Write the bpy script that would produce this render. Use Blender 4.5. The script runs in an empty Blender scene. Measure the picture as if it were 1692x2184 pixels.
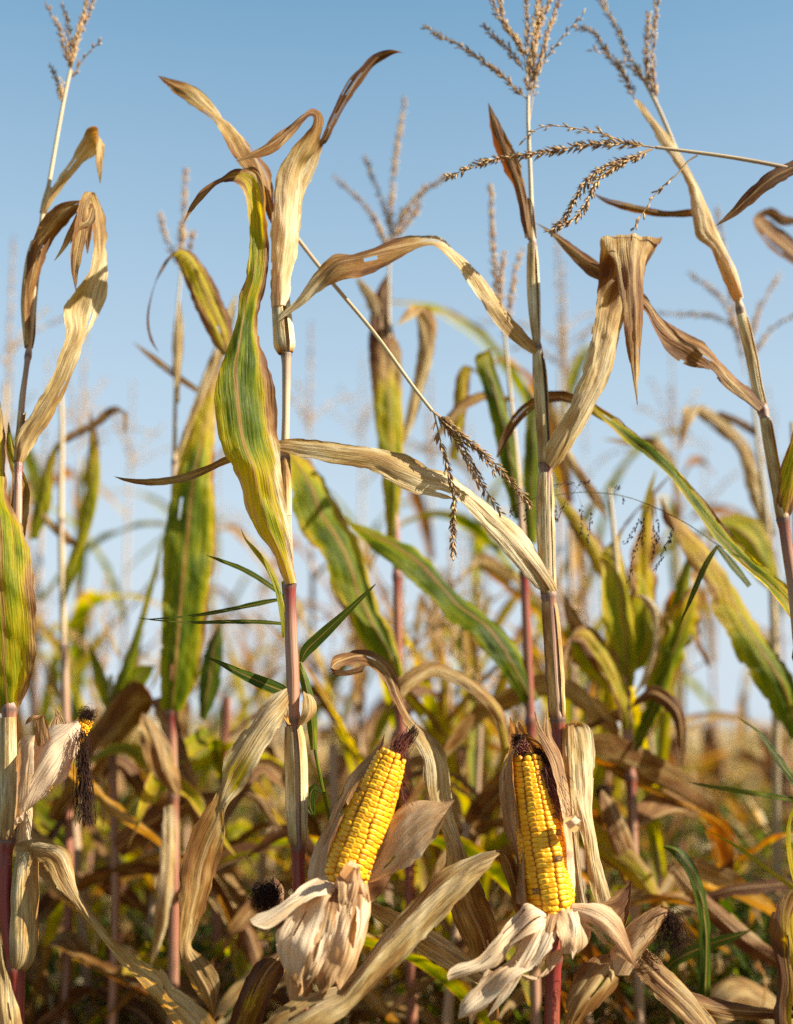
import bpy, math, random
import numpy as np
from mathutils import Vector
R_ = math.radians
SC = bpy.context.scene
COL = SC.collection

# ------------------------------------------------------------------ camera, sky, sun, exposure
CAM_H = 1.15
PITCH = R_(9.7)
HFOV = R_(35.0)
cam_data = bpy.data.cameras.new('camera')
cam = bpy.data.objects.new('camera', cam_data)
COL.objects.link(cam)
cam.location = (0, 0, CAM_H)
cam.rotation_euler = (math.pi / 2 + PITCH, 0, 0)
cam_data.sensor_fit = 'HORIZONTAL'
cam_data.sensor_width = 56.0
cam_data.angle = HFOV
cam_data.clip_start = 0.05
cam_data.clip_end = 2000
cam_data.dof.use_dof = True
cam_data.dof.focus_distance = 1.45
cam_data.dof.aperture_fstop = 3.9
SC.camera = cam

SUN_EL = R_(32)
SUN_AZ = R_(107)          # clockwise from +Y: to the right and behind the camera
world = bpy.data.worlds.new('World')
SC.world = world
world.use_nodes = True
wn = world.node_tree
sky = wn.nodes.new('ShaderNodeTexSky')
sky.sky_type = 'NISHITA'
sky.sun_disc = False
sky.sun_elevation = SUN_EL
sky.sun_rotation = SUN_AZ
sky.altitude = 100
sky.air_density = 1.0
sky.dust_density = 0.2
sky.ozone_density = 3.0
bg = wn.nodes['Background']
bg.inputs['Strength'].default_value = 0.056
EXPO = 1.48
sep = wn.nodes.new('ShaderNodeSeparateColor')
com = wn.nodes.new('ShaderNodeCombineColor')
wn.links.new(sky.outputs[0], sep.inputs[0])
def wmath(op, a, b):
    nd = wn.nodes.new('ShaderNodeMath')
    nd.operation = op
    for k, v in enumerate((a, b)):
        if isinstance(v, float): nd.inputs[k].default_value = v
        else: wn.links.new(v, nd.inputs[k])
    return nd.outputs[0]
chan = []
for i, (tint, gain, power) in enumerate(((0.95, 0.95, 0.88), (1.12, 0.79, 0.64), (1.08, 0.82, 0.60))):
    # softens the sky's steep brightening towards the horizon, channel by channel, as the film did
    chan.append(wmath('MULTIPLY', wmath('POWER', wmath('MULTIPLY', sep.outputs[i], 0.13 * 1.682 * tint), power), gain / 0.10 / 1.682))
chan[2] = wmath('MAXIMUM', chan[2], wmath('MULTIPLY', chan[1], 1.13))
chan[0] = wmath('MINIMUM', chan[0], wmath('MULTIPLY', chan[1], 0.84))
for i in range(3): wn.links.new(chan[i], com.inputs[i])
# the pale hazy air that thickens towards the horizon
tcw = wn.nodes.new('ShaderNodeTexCoord')
sxw = wn.nodes.new('ShaderNodeSeparateXYZ')
wn.links.new(tcw.outputs['Generated'], sxw.inputs[0])
hz = wn.nodes.new('ShaderNodeMapRange')
for k, v in ((1, 0.54), (2, 0.04), (3, 0.0), (4, 0.92)): hz.inputs[k].default_value = v
wn.links.new(sxw.outputs[2], hz.inputs[0])
mixw = wn.nodes.new('ShaderNodeMix')
mixw.data_type = 'RGBA'
mixw.inputs[7].default_value = (4.15, 4.80, 5.35, 1)
wn.links.new(hz.outputs[0], mixw.inputs[0])
wn.links.new(com.outputs[0], mixw.inputs[6])
wn.links.new(mixw.outputs[2], bg.inputs[0])

sun_data = bpy.data.lights.new('sun', 'SUN')
sun_data.energy = 5.0
sun_data.angle = R_(0.5)
sun_data.color = (1.0, 0.945, 0.85)
sun = bpy.data.objects.new('sun', sun_data)
COL.objects.link(sun)
to_sun = Vector((math.sin(SUN_AZ) * math.cos(SUN_EL), math.cos(SUN_AZ) * math.cos(SUN_EL), math.sin(SUN_EL)))
sun.rotation_euler = to_sun.to_track_quat('Z', 'Y').to_euler()
sun.location = (3, -2, 4)

SC.view_settings.view_transform = 'Standard'
SC.view_settings.look = 'None'
SC.view_settings.exposure = EXPO
SC.view_settings.gamma = 1.0
SC.cycles.use_denoising = False
SC.cycles.max_bounces = 8
SC.cycles.transparent_max_bounces = 6
SC.cycles.sample_clamp_indirect = 6.0

# ------------------------------------------------------------------ helpers
FPX = 846 / math.tan(HFOV / 2)
def at(x, y, Y):
    """the point on the upright plane at distance Y seen at photo position x, y (1692 x 2184)"""
    a, v = (x - 846) / FPX, (1092 - y) / FPX
    d = (a, math.cos(PITCH) - v * math.sin(PITCH), math.sin(PITCH) + v * math.cos(PITCH))
    s = Y / d[1]
    return np.array((d[0] * s, Y, CAM_H + d[2] * s))

def tag(o, label=None, cat=None, group=None, kind=None):
    if label: o['label'] = label
    if cat: o['category'] = cat
    if group: o['group'] = group
    if kind: o['kind'] = kind
    return o

def empty(name, loc, parent=None):
    o = bpy.data.objects.new(name, None)
    o.empty_display_size = 0.05
    COL.objects.link(o)
    o.location = loc
    if parent: o.parent = parent
    return o

def world_loc(o):
    v = Vector(o.location)
    p = o.parent
    while p:
        v = v + Vector(p.location)
        p = p.parent
    return np.array(v)

def cr(P, n):
    """Catmull-Rom through rows of P, n samples evenly spread by length of first columns; returns samples and t"""
    P = np.asarray(P, float)
    if len(P) == 2:
        t = np.linspace(0, 1, n)[:, None]
        return P[0] * (1 - t) + P[1] * t
    dl = np.linalg.norm(np.diff(P[:, :3], axis=0), axis=1) + 1e-6
    k = np.concatenate([[0], np.cumsum(np.sqrt(dl))])
    m = np.zeros_like(P)
    h = np.diff(k)[:, None]
    d = np.diff(P, axis=0) / h
    m[1:-1] = (d[:-1] * h[1:] + d[1:] * h[:-1]) / (h[:-1] + h[1:])
    m[0], m[-1] = d[0], d[-1]
    kk = np.linspace(0, k[-1], n * 8)
    i = np.clip(np.searchsorted(k, kk, side='right') - 1, 0, len(P) - 2)
    hh = h[i, 0]
    t = ((kk - k[i]) / hh)[:, None]
    hh = hh[:, None]
    Q = ((2*t**3 - 3*t**2 + 1) * P[i] + (t**3 - 2*t**2 + t) * hh * m[i] + (-2*t**3 + 3*t**2) * P[i+1] + (t**3 - t**2) * hh * m[i+1])
    L = np.concatenate([[0], np.cumsum(np.linalg.norm(np.diff(Q[:, :3], axis=0), axis=1))])
    tt = np.linspace(0, L[-1], n)
    return np.stack([np.interp(tt, L, Q[:, c]) for c in range(Q.shape[1])], 1)

def noise1(x, seed, freq=1.0):
    r = np.random.RandomState(seed % 100000)
    tab = r.uniform(-1, 1, 512)
    x = np.asarray(x) * freq + 37.3
    i = np.floor(x).astype(int)
    f = x - i
    f = f * f * (3 - 2 * f)
    return tab[i % 512] * (1 - f) + tab[(i + 1) % 512] * f

def unit(v):
    return v / (np.linalg.norm(v, axis=-1, keepdims=True) + 1e-9)

class MB:
    """collects verts, faces, two uv sets and a tone colour, links them as one mesh object"""
    def __init__(s):
        s.v, s.f, s.uv, s.uvm, s.tone, s.n = [], [], [], [], [], 0
    def add(s, v, f, uv=None, uvm=None, tone=None):
        v = np.asarray(v, float).reshape(-1, 3)
        k = len(v)
        s.v.append(v)
        s.f += [tuple(i + s.n for i in q) for q in f]
        s.uv.append(np.zeros((k, 2)) if uv is None else np.asarray(uv, float).reshape(-1, 2))
        s.uvm.append(np.zeros((k, 2)) if uvm is None else np.asarray(uvm, float).reshape(-1, 2))
        t = np.zeros((k, 4)); t[:, 3] = 1
        if tone is not None: t[:, :3] = np.asarray(tone, float).reshape(-1, 3)
        s.tone.append(t)
        s.n += k
    def grid(s, P, uv=None, uvm=None, tone=None, close=False, drop=None):
        a, b = P.shape[0], P.shape[1]
        i, j = np.meshgrid(np.arange(a - 1), np.arange(b if close else b - 1), indexing='ij')
        i, j = i.ravel(), j.ravel()
        if drop:
            keep = np.array([(a_, b_) not in drop for a_, b_ in zip(i, j)])
            i, j = i[keep], j[keep]
        j2 = (j + 1) % b
        f = np.stack([i*b + j, i*b + j2, (i+1)*b + j2, (i+1)*b + j], 1)
        s.add(P.reshape(-1, 3), f.tolist(), uv, uvm, tone)
    def build(s, name, mat, parent=None, smooth=True, world=True, origin=None):
        V = np.concatenate(s.v)
        base = world_loc(parent) if (parent is not None and world) else (np.zeros(3) if origin is None else np.asarray(origin))
        V = V - base
        me = bpy.data.meshes.new(name)
        me.from_pydata(V.tolist(), [], s.f)
        me.update()
        li = np.zeros(len(me.loops), int)
        me.loops.foreach_get('vertex_index', li)
        for nm, arr in (('UVMap', s.uv), ('metric', s.uvm)):
            A = np.concatenate(arr)[li]
            me.uv_layers.new(name=nm).data.foreach_set('uv', A.astype(np.float32).ravel())
        at_ = me.attributes.new('tone', 'FLOAT_COLOR', 'POINT')
        at_.data.foreach_set('color', np.concatenate(s.tone).astype(np.float32).ravel())
        me.polygons.foreach_set('use_smooth', [smooth] * len(me.polygons))
        me.materials.append(mat)
        o = bpy.data.objects.new(name, me)
        COL.objects.link(o)
        if parent is not None: o.parent = parent
        elif origin is not None: o.location = origin
        return o

# ------------------------------------------------------------------ materials
class NT:
    def __init__(s, name):
        s.m = bpy.data.materials.new(name)
        s.m.use_nodes = True
        s.t = s.m.node_tree
        s.t.nodes.clear()
        s.out = s.t.nodes.new('ShaderNodeOutputMaterial')
    def n(s, kind, **kw):
        nd = s.t.nodes.new('ShaderNode' + kind)
        for k, v in kw.items():
            if k.startswith('i_'):
                nd.inputs[k[2:].replace('_', ' ')].default_value = v
            else: setattr(nd, k, v)
        return nd
    def put(s, sock, v):
        if isinstance(v, bpy.types.NodeSocket): s.t.links.new(v, sock)
        elif v is not None:
            if hasattr(sock.default_value, '__len__') and len(sock.default_value) == 4 and len(v) == 3: v = (*v, 1)
            sock.default_value = v
    def math(s, op, a, b=None, c=None, clamp=False):
        nd = s.n('Math', operation=op, use_clamp=clamp)
        for i, v in enumerate((a, b, c)):
            if v is not None: s.put(nd.inputs[i], v)
        return nd.outputs[0]
    def mix(s, fac, a, b, blend='MIX'):
        nd = s.n('Mix', data_type='RGBA', blend_type=blend)
        s.put(nd.inputs[0], fac); s.put(nd.inputs[6], a); s.put(nd.inputs[7], b)
        return nd.outputs[2]
    def ramp(s, fac, stops, interp='LINEAR'):
        nd = s.n('ValToRGB')
        cr_ = nd.color_ramp
        cr_.interpolation = interp
        while len(cr_.elements) < len(stops): cr_.elements.new(0.5)
        for e, (p, c) in zip(cr_.elements, stops):
            e.position = p
            e.color = (*c, 1) if len(c) == 3 else c
        s.put(nd.inputs[0], fac)
        return nd.outputs[0]
    def noise(s, vec, scale=1.0, detail=3.0, rough=0.55):
        nd = s.n('TexNoise')
        s.put(nd.inputs['Vector'], vec)
        nd.inputs['Scale'].default_value = scale
        nd.inputs['Detail'].default_value = detail
        nd.inputs['Roughness'].default_value = rough
        return nd.outputs[0]
    def scale(s, vec, sc, loc=None):
        nd = s.n('Mapping')
        s.put(nd.inputs[0], vec)
        nd.inputs['Scale'].default_value = sc
        if loc is not None: s.put(nd.inputs['Location'], loc)
        return nd.outputs[0]
    def step(s, x, lo, hi):
        nd = s.n('MapRange', interpolation_type='SMOOTHSTEP')
        s.put(nd.inputs[0], x); nd.inputs[1].default_value = lo; nd.inputs[2].default_value = hi
        return nd.outputs[0]
    def tone(s):
        a = s.n('Attribute', attribute_name='tone')
        c = s.n('SeparateColor')
        s.t.links.new(a.outputs['Color'], c.inputs[0])
        return c.outputs
    def rnd_loc(s):
        oi = s.n('ObjectInfo')
        cb = s.n('CombineXYZ')
        v = s.math('MULTIPLY', oi.outputs['Random'], 61.0)
        s.put(cb.inputs[0], v); s.put(cb.inputs[1], v); s.put(cb.inputs[2], v)
        return cb.outputs[0]

def m_leaf(name, thin=0.40, tan=(0.34, 0.225, 0.088), husk=False):
    T = NT(name)
    r, g, b = T.tone()[:3]
    um = T.n('UVMap', uv_map='metric').outputs[0]
    u1 = T.n('UVMap', uv_map='UVMap').outputs[0]
    loc = T.rnd_loc()
    streak = T.noise(T.scale(um, (11, 700, 1), loc), 1.0, 3)
    streak2 = T.noise(T.scale(um, (22, 420, 1), loc), 1.0, 4)
    patch = T.noise(T.scale(um, (15, 62, 1), loc), 1.0, 4, 0.6)
    big = T.noise(T.scale(um, (9, 26, 1), loc), 1.0, 3, 0.6)
    fine = T.noise(T.scale(um, (420, 900, 1), loc), 1.0, 2)
    gf = T.math('ADD', r, T.math('ADD', T.math('MULTIPLY', T.math('SUBTRACT', patch, 0.5), 0.95), T.math('MULTIPLY', T.math('SUBTRACT', streak2, 0.5), 0.75)), clamp=True)
    green = T.ramp(gf, [(0.0, (0.36, 0.23, 0.055)), (0.2, (0.36, 0.23, 0.055)), (0.42, (0.44, 0.32, 0.010)), (0.62, (0.23, 0.235, 0.004)), (0.82, (0.095, 0.128, 0.003)), (1.0, (0.042, 0.066, 0.004))])
    dry = T.math('SUBTRACT', 1.0, T.step(gf, 0.12, 0.40))
    dv = T.math('SUBTRACT', T.math('MULTIPLY_ADD', b, 0.62, 0.46), T.math('MULTIPLY', g, 0.62))
    dv = T.math('ADD', dv, T.math('ADD', T.math('MULTIPLY', T.math('SUBTRACT', patch, 0.5), 1.5), T.math('MULTIPLY', T.math('SUBTRACT', big, 0.5), 1.1)), clamp=True)
    if husk: dcol = T.ramp(dv, [(0.0, (0.15, 0.062, 0.020)), (0.25, (0.33, 0.175, 0.065)), (0.45, (0.50, 0.305, 0.130)), (0.7, (0.68, 0.475, 0.255)), (1.0, (0.80, 0.63, 0.40))])
    else: dcol = T.ramp(dv, [(0.0, (0.12, 0.046, 0.012)), (0.26, (0.24, 0.108, 0.022)), (0.44, (0.355, 0.208, 0.060)), (0.62, (0.50, 0.350, 0.130)), (1.0, (0.77, 0.645, 0.375))])
    col = T.mix(dry, green, dcol)
    brn = T.step(T.math('ADD', g, T.math('MULTIPLY', T.math('SUBTRACT', patch, 0.5), 2.0)), 0.35, 0.60)
    col = T.mix(T.math('MULTIPLY', T.math('MULTIPLY', brn, 0.9), T.math('SUBTRACT', 1.0, dry)), col, (0.17, 0.068, 0.018))
    blot = T.math('MULTIPLY', T.step(T.math('ADD', T.math('MULTIPLY', streak2, 0.65), T.math('MULTIPLY', big, 0.45)), 0.575, 0.62), dry)
    col = T.mix(T.math('MULTIPLY', blot, 0.22 if husk else 0.55), col, (0.12, 0.075, 0.045))
    st = T.ramp(T.math('MULTIPLY_ADD', streak2, 0.45, T.math('MULTIPLY', streak, 0.55)), [(0.36, (0.50, 0.43, 0.36)), (0.46, (0.88, 0.86, 0.84)), (0.60, (1.14, 1.14, 1.12))])
    col = T.mix(0.6 if husk else 0.85, col, st, 'MULTIPLY')
    col = T.mix(0.28, col, T.ramp(fine, [(0.3, (0.82, 0.80, 0.78)), (0.7, (1.1, 1.1, 1.1))]), 'MULTIPLY')
    sx = T.n('SeparateXYZ'); T.put(sx.inputs[0], u1)
    rib = T.math('SUBTRACT', 1.0, T.step(T.math('ABSOLUTE', T.math('SUBTRACT', sx.outputs[1], 0.5)), 0.022, 0.05))
    ribc = T.mix(dry, (0.33, 0.17, 0.055), (0.46, 0.31, 0.13))
    if not husk: col = T.mix(T.math('MULTIPLY', rib, 0.75), col, ribc)
    bump = T.n('Bump', i_Strength=0.9, i_Distance=0.0016)
    T.put(bump.inputs['Height'], T.math('ADD', T.math('ADD', streak, T.math('MULTIPLY', streak2, 1.3)), T.math('MULTIPLY', patch, 1.2)))
    pr = T.n('BsdfPrincipled')
    T.put(pr.inputs['Base Color'], col)
    T.put(pr.inputs['Roughness'], T.ramp(T.math('ADD', dry, 0.0), [(0, (0.46,) * 3), (1, (0.62,) * 3)]))
    T.put(pr.inputs['Specular IOR Level'], T.math('MULTIPLY_ADD', dry, 0.12, 0.16))
    T.put(pr.inputs['Normal'], bump.outputs[0])
    tr = T.n('BsdfTranslucent')
    hs = T.n('HueSaturation', i_Saturation=1.25 if not husk else 1.15, i_Value=1.12)
    T.put(hs.inputs['Color'], col)
    warm = T.mix(1.0, hs.outputs[0], T.mix(dry, (1.55, 1.50, 0.45), (1.14, 0.84, 0.47) if not husk else (1.05, 0.80, 0.52)), 'MULTIPLY')
    T.put(tr.inputs['Color'], warm)
    mx = T.n('MixShader'); T.put(mx.inputs[0], T.math('SUBTRACT', thin + 0.12, T.math('MULTIPLY', dry, 0.08)))
    T.put(mx.inputs[1], pr.outputs[0]); T.put(mx.inputs[2], tr.outputs[0])
    T.put(T.out.inputs[0], mx.outputs[0])
    return T.m

def m_stalk():
    T = NT('maize_stalk')
    r, g, b = T.tone()[:3]
    um = T.n('UVMap', uv_map='metric').outputs[0]
    loc = T.rnd_loc()
    streak = T.noise(T.scale(um, (7, 900, 1), loc), 1.0, 3)
    s2 = T.noise(T.scale(um, (5, 260, 1), loc), 1.0, 3)
    patch = T.noise(T.scale(um, (30, 70, 1), loc), 1.0, 4)
    col = T.ramp(T.math('ADD', r, T.math('MULTIPLY', T.math('SUBTRACT', s2, 0.5), 1.1), clamp=True),
                 [(0.0, (0.43, 0.325, 0.165)), (0.35, (0.40, 0.255, 0.15)), (0.62, (0.28, 0.125, 0.065)), (1.0, (0.23, 0.022, 0.018))])
    col = T.mix(T.math('MULTIPLY', b, 0.8), col, (0.20, 0.24, 0.07))
    col = T.mix(T.math('ADD', g, T.math('MULTIPLY', T.math('SUBTRACT', patch, 0.62), 0.5), clamp=True), col, (0.10, 0.055, 0.035))
    col = T.mix(0.9, col, T.ramp(streak, [(0.3, (0.58, 0.52, 0.48)), (0.52, (0.97, 0.97, 0.97)), (0.72, (1.12, 1.12, 1.1))]), 'MULTIPLY')
    bump = T.n('Bump', i_Strength=0.55, i_Distance=0.001)
    T.put(bump.inputs['Height'], T.math('ADD', streak, s2))
    pr = T.n('BsdfPrincipled')
    T.put(pr.inputs['Base Color'], col)
    T.put(pr.inputs['Roughness'], T.ramp(r, [(0.3, (0.55,) * 3), (0.9, (0.27,) * 3)]))
    pr.inputs['Specular IOR Level'].default_value = 0.4
    T.put(pr.inputs['Normal'], bump.outputs[0])
    T.put(T.out.inputs[0], pr.outputs[0])
    return T.m

def m_kernel():
    T = NT('maize_kernel')
    r, g, b = T.tone()[:3]      # r random per kernel, g dent, b pale root
    geo = T.n('NewGeometry').outputs['Position']
    ns = T.noise(geo, 900.0, 3)
    col = T.ramp(r, [(0.0, (0.61, 0.22, 0.003)), (0.5, (0.79, 0.35, 0.005)), (1.0, (0.84, 0.44, 0.014))])
    col = T.mix(T.step(T.math('MULTIPLY', r, -1.0), 0.3, 1.0), col, (0.16, 0.07, 0.03))
    col = T.mix(T.math('MULTIPLY', g, 0.6), col, (0.60, 0.325, 0.012))
    col = T.mix(b, col, (0.60, 0.24, 0.03))
    col = T.mix(0.4, col, T.ramp(ns, [(0.3, (0.85, 0.83, 0.8)), (0.7, (1.08, 1.08, 1.05))]), 'MULTIPLY')
    pr = T.n('BsdfPrincipled')
    T.put(pr.inputs['Base Color'], col)
    pr.inputs['Roughness'].default_value = 0.36
    pr.inputs['Specular IOR Level'].default_value = 0.32
    pr.inputs['Subsurface Weight'].default_value = 0.12
    pr.inputs['Subsurface Radius'].default_value = (1.0, 0.55, 0.08)
    pr.inputs['Subsurface Scale'].default_value = 0.003
    bump = T.n('Bump', i_Strength=0.2, i_Distance=0.0005)
    T.put(bump.inputs['Height'], ns)
    T.put(pr.inputs['Normal'], bump.outputs[0])
    T.put(T.out.inputs[0], pr.outputs[0])
    return T.m

def m_tassel():
    T = NT('maize_tassel')
    r, g, b = T.tone()[:3]
    geo = T.n('TexCoord').outputs['Object']
    ns = T.noise(geo, 260.0, 3)
    col = T.ramp(T.math('ADD', r, T.math('MULTIPLY', T.math('SUBTRACT', ns, 0.5), 0.9), clamp=True),
                 [(0.0, (0.54, 0.36, 0.14)), (0.45, (0.38, 0.20, 0.065)), (1.0, (0.17, 0.066, 0.024))])
    pr = T.n('BsdfPrincipled')
    T.put(pr.inputs['Base Color'], col)
    pr.inputs['Roughness'].default_value = 0.6
    tr = T.n('BsdfTranslucent'); T.put(tr.inputs[0], col)
    mx = T.n('MixShader'); mx.inputs[0].default_value = 0.22
    T.put(mx.inputs[1], pr.outputs[0]); T.put(mx.inputs[2], tr.outputs[0])
    T.put(T.out.inputs[0], mx.outputs[0])
    return T.m

def m_plain(name, c0, c1, rough=0.6, scale=300.0):
    T = NT(name)
    geo = T.n('TexCoord').outputs['Object']
    col = T.ramp(T.noise(geo, scale, 4), [(0.3, c0), (0.7, c1)])
    pr = T.n('BsdfPrincipled')
    T.put(pr.inputs['Base Color'], col)
    pr.inputs['Roughness'].default_value = rough
    pr.inputs['Specular IOR Level'].default_value = 0.2
    T.put(T.out.inputs[0], pr.outputs[0])
    return T.m

def m_soil():
    T = NT('soil')
    geo = T.n('NewGeometry').outputs['Position']
    n1 = T.noise(geo, 1.3, 6); n2 = T.noise(geo, 38.0, 5)
    col = T.ramp(n1, [(0.3, (0.085, 0.055, 0.032)), (0.55, (0.15, 0.105, 0.055)), (0.75, (0.10, 0.11, 0.035))])
    col = T.mix(0.8, col, T.ramp(n2, [(0.3, (0.5, 0.48, 0.45)), (0.7, (1.2, 1.2, 1.15))]), 'MULTIPLY')
    pr = T.n('BsdfPrincipled'); T.put(pr.inputs['Base Color'], col); pr.inputs['Roughness'].default_value = 0.95
    bump = T.n('Bump', i_Strength=0.8, i_Distance=0.03); T.put(bump.inputs['Height'], n2); T.put(pr.inputs['Normal'], bump.outputs[0])
    T.put(T.out.inputs[0], pr.outputs[0])
    return T.m

M_LEAF = m_leaf('maize_leaf')
M_SHEATH = m_leaf('leaf_sheath', thin=0.02)
M_HUSK = m_leaf('maize_husk', thin=0.33, tan=(0.52, 0.375, 0.215), husk=True)
M_GRASS = m_leaf('grass_blade', thin=0.30)
M_STALK = m_stalk()
M_KERNEL = m_kernel()
M_TASSEL = m_tassel()
M_SILK = m_plain('dried_silk', (0.014, 0.006, 0.003), (0.055, 0.020, 0.008), 0.9)
M_SILKRED = m_plain('red_silk', (0.10, 0.022, 0.016), (0.24, 0.08, 0.045), 0.5)
M_PITH = m_plain('cob_core', (0.44, 0.19, 0.03), (0.55, 0.27, 0.05), 0.8)
M_SEED = m_plain('grass_seed', (0.028, 0.016, 0.014), (0.09, 0.045, 0.035), 0.6, 700.0)
M_SOIL = m_soil()

# ------------------------------------------------------------------ plant builders
SEED = [11]
def seed():
    SEED[0] += 1
    return SEED[0]

def prof(p, t):
    if isinstance(p, (int, float)): return np.full_like(t, float(p))
    return np.interp(t, [a for a, _ in p], [b for _, b in p])

def blade_mesh(mb, L, R, M=0.0, F=0.5, ncross=20, ripple=0.0, g=-0.4, b=0.0, p=0.3, edge=0.0, edgeR=None, rnd=0.25, crease=0.0011, jag=0.0011, rib=True, view=None, u0=0.0, crumple=0.0014, slits=True):
    """ribbon between edge rows L and R (metres); M = crease height towards the viewer, F = its place"""
    n = len(L)
    sd = seed()
    C = (L + R) / 2
    ln = np.concatenate([[0], np.cumsum(np.linalg.norm(np.diff(C, axis=0), axis=1))])
    t = ln / ln[-1]
    tan = unit(np.gradient(C, axis=0))
    acr = unit(R - L)
    nor = unit(np.cross(tan, acr))
    v = unit((np.array((0, 0, CAM_H)) - C)) if view is None else np.broadcast_to(view, C.shape)
    # the crease lifts along the leaf's own normal, on the viewer's side
    sgn = np.sign((nor * v).sum(1)); sgn[sgn == 0] = 1
    k = np.ones(5) / 5
    sgn = np.convolve(np.pad(sgn, 2, mode='edge'), k, mode='valid')
    lift = unit(nor * sgn[:, None] + 0.35 * v)
    W = np.linalg.norm(R - L, axis=1)
    s = np.linspace(0, 1, ncross + 1)
    F = np.broadcast_to(F, (n,)); M = np.broadcast_to(M, (n,))
    x = np.where(s[None, :] < F[:, None], s[None, :] / F[:, None], (1 - s[None, :]) / (1 - F[:, None]))
    h = x * (1 - rnd) + (1 - (1 - x) ** 2) * rnd
    P = L[:, None, :] + (R - L)[:, None, :] * s[None, :, None] + lift[:, None, :] * (M[:, None] * h)[:, :, None]
    e = 2 * s - 1
    wob = np.zeros((n, len(s)))
    if ripple:
        amp = np.minimum(ripple, W * 0.35) * np.clip(t * 6, 0, 1)
        nl = noise1(ln, sd, 34) + 0.5 * noise1(ln, sd + 1, 80)
        nr = noise1(ln, sd + 2, 31) + 0.5 * noise1(ln, sd + 3, 76)
        wob += amp[:, None] * np.where(e < 0, nl[:, None], nr[:, None]) * np.abs(e) ** 1.8
    if crease:
        for q in range(4):
            fq = [3.1, 5.3, 8.2, 12.7][q]
            a = np.minimum(crease, W * 0.02) * [1.3, 1.0, 0.8, 0.5][q]
            wob += a[:, None] * (2 / math.pi) * np.arcsin(np.sin(fq * math.pi * s[None, :] + 3 * noise1(ln, sd + 10 + q, 9)[:, None] + q)) * (0.4 + np.abs(noise1(ln, sd + 20 + q, 14)))[:, None]
    if crumple:
        cw = np.minimum(crumple, W * 0.03)[:, None]
        for q, (fu, fs, am) in enumerate(((14, 1.7, 1.6), (33, 2.9, 1.0), (70, 4.7, .6), (130, 8.0, .35))):
            ph = ln[:, None] * fu + (s[None, :] * fs + noise1(ln, sd + 50 + q, 9)[:, None] * .8)
            wob += cw * am * noise1(ph + 31.7 * q, sd + 40 + q) * (0.5 + np.abs(noise1(s * fs * 1.3, sd + 60 + q))[None, :])
    P = P + nor[:, None, :] * wob[:, :, None]
    if jag:
        jl = noise1(ln, sd + 5, 120) * np.minimum(jag, W * .05); jr = noise1(ln, sd + 6, 120) * np.minimum(jag, W * .05)
        nt = np.minimum(jag * 3.2, W * .13)
        jl = jl + nt * np.clip(noise1(ln, sd + 15, 52) - .55, 0, 1) * 2.2; jr = jr - nt * np.clip(noise1(ln, sd + 16, 52) - .55, 0, 1) * 2.2
        P[:, 0] += acr * jl[:, None]; P[:, -1] += acr * jr[:, None]
    vv = np.broadcast_to(s if rib else 0.6 + 0.3 * s, (n, len(s)))
    # keep the rib on the crease
    if rib: vv = 0.5 + 0.5 * np.where(s[None, :] < F[:, None], -(1 - x), (1 - x))
    uv = np.stack([np.broadcast_to(t[:, None], vv.shape), vv], 2)
    Wm = W.max()
    ro = (sd * 0.731) % 7
    uvm = np.stack([np.broadcast_to(ln[:, None] + ro + u0, vv.shape), (s[None, :] - 0.5) * (0.12 * Wm + 0.88 * W)[:, None] + ro], 2)
    ee = np.abs(e)[None, :] ** 3
    eR = edge if edgeR is None else edgeR
    ed = np.where(e[None, :] < 0, edge, eR) * ee
    wn_ = noise1(ln, sd + 8, 25)[:, None]
    tone = np.zeros((n, len(s), 3))
    tone[..., 0] = prof(g, t)[:, None] - ed * (1 + 0.5 * wn_)
    tone[..., 1] = prof(b, t)[:, None] + ed * (0.45 + 0.4 * wn_)
    tone[..., 2] = prof(p, t)[:, None]
    # slits along the veins and small tears at the margin
    rs = np.random.RandomState(sd + 77)
    drop = set()
    if slits:
        gm = float(np.mean(prof(g, t)))
        nsl = rs.poisson((4.5 if gm < 0 else 1.2) * ln[-1] / .4)
        for _ in range(nsl):
            i0 = rs.randint(3, max(4, n - 4)); L_ = rs.randint(3, 9)
            if rs.rand() < .55: j = 0 if rs.rand() < .5 else ncross - 1; L_ = rs.randint(1, 5)
            else: j = rs.randint(2, ncross - 2)
            for i in range(i0, min(n - 2, i0 + L_)):
                drop.add((i, j))
    mb.grid(P, uv, uvm, tone, drop=drop)

def leaf_e(parent, Y0, st, name='leaf', mat=None, n=None, mb=None, **kw):
    """leaf traced by its two edges: rows (Lx, Ly, Ld, Rx, Ry, Rd[, crease cm[, crease place]]), depths in cm behind Y0"""
    rows = []
    for q in st:
        q = list(q) + [0.0, 0.5][len(q) - 6:] if len(q) < 8 else list(q)
        l = at(q[0], q[1], Y0 + q[2] / 100); r = at(q[3], q[4], Y0 + q[5] / 100)
        rows.append([*((l + r) / 2), *l, *r, q[6] / 100, q[7]])
    rows = np.array(rows)
    ln = np.linalg.norm(np.diff(rows[:, :3], axis=0), axis=1).sum()
    n = n or int(np.clip(ln / 0.0045, 16, 130))
    S = cr(rows, n)
    own = mb is None
    if own: mb = MB()
    blade_mesh(mb, S[:, 3:6], S[:, 6:9], S[:, 9], np.clip(S[:, 10], 0.12, 0.88), **kw)
    return mb.build(name, mat or M_LEAF, parent) if own else mb

def tip(x, y, d=0.0):
    return (x - .6, y, d, x + .6, y, d)

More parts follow.
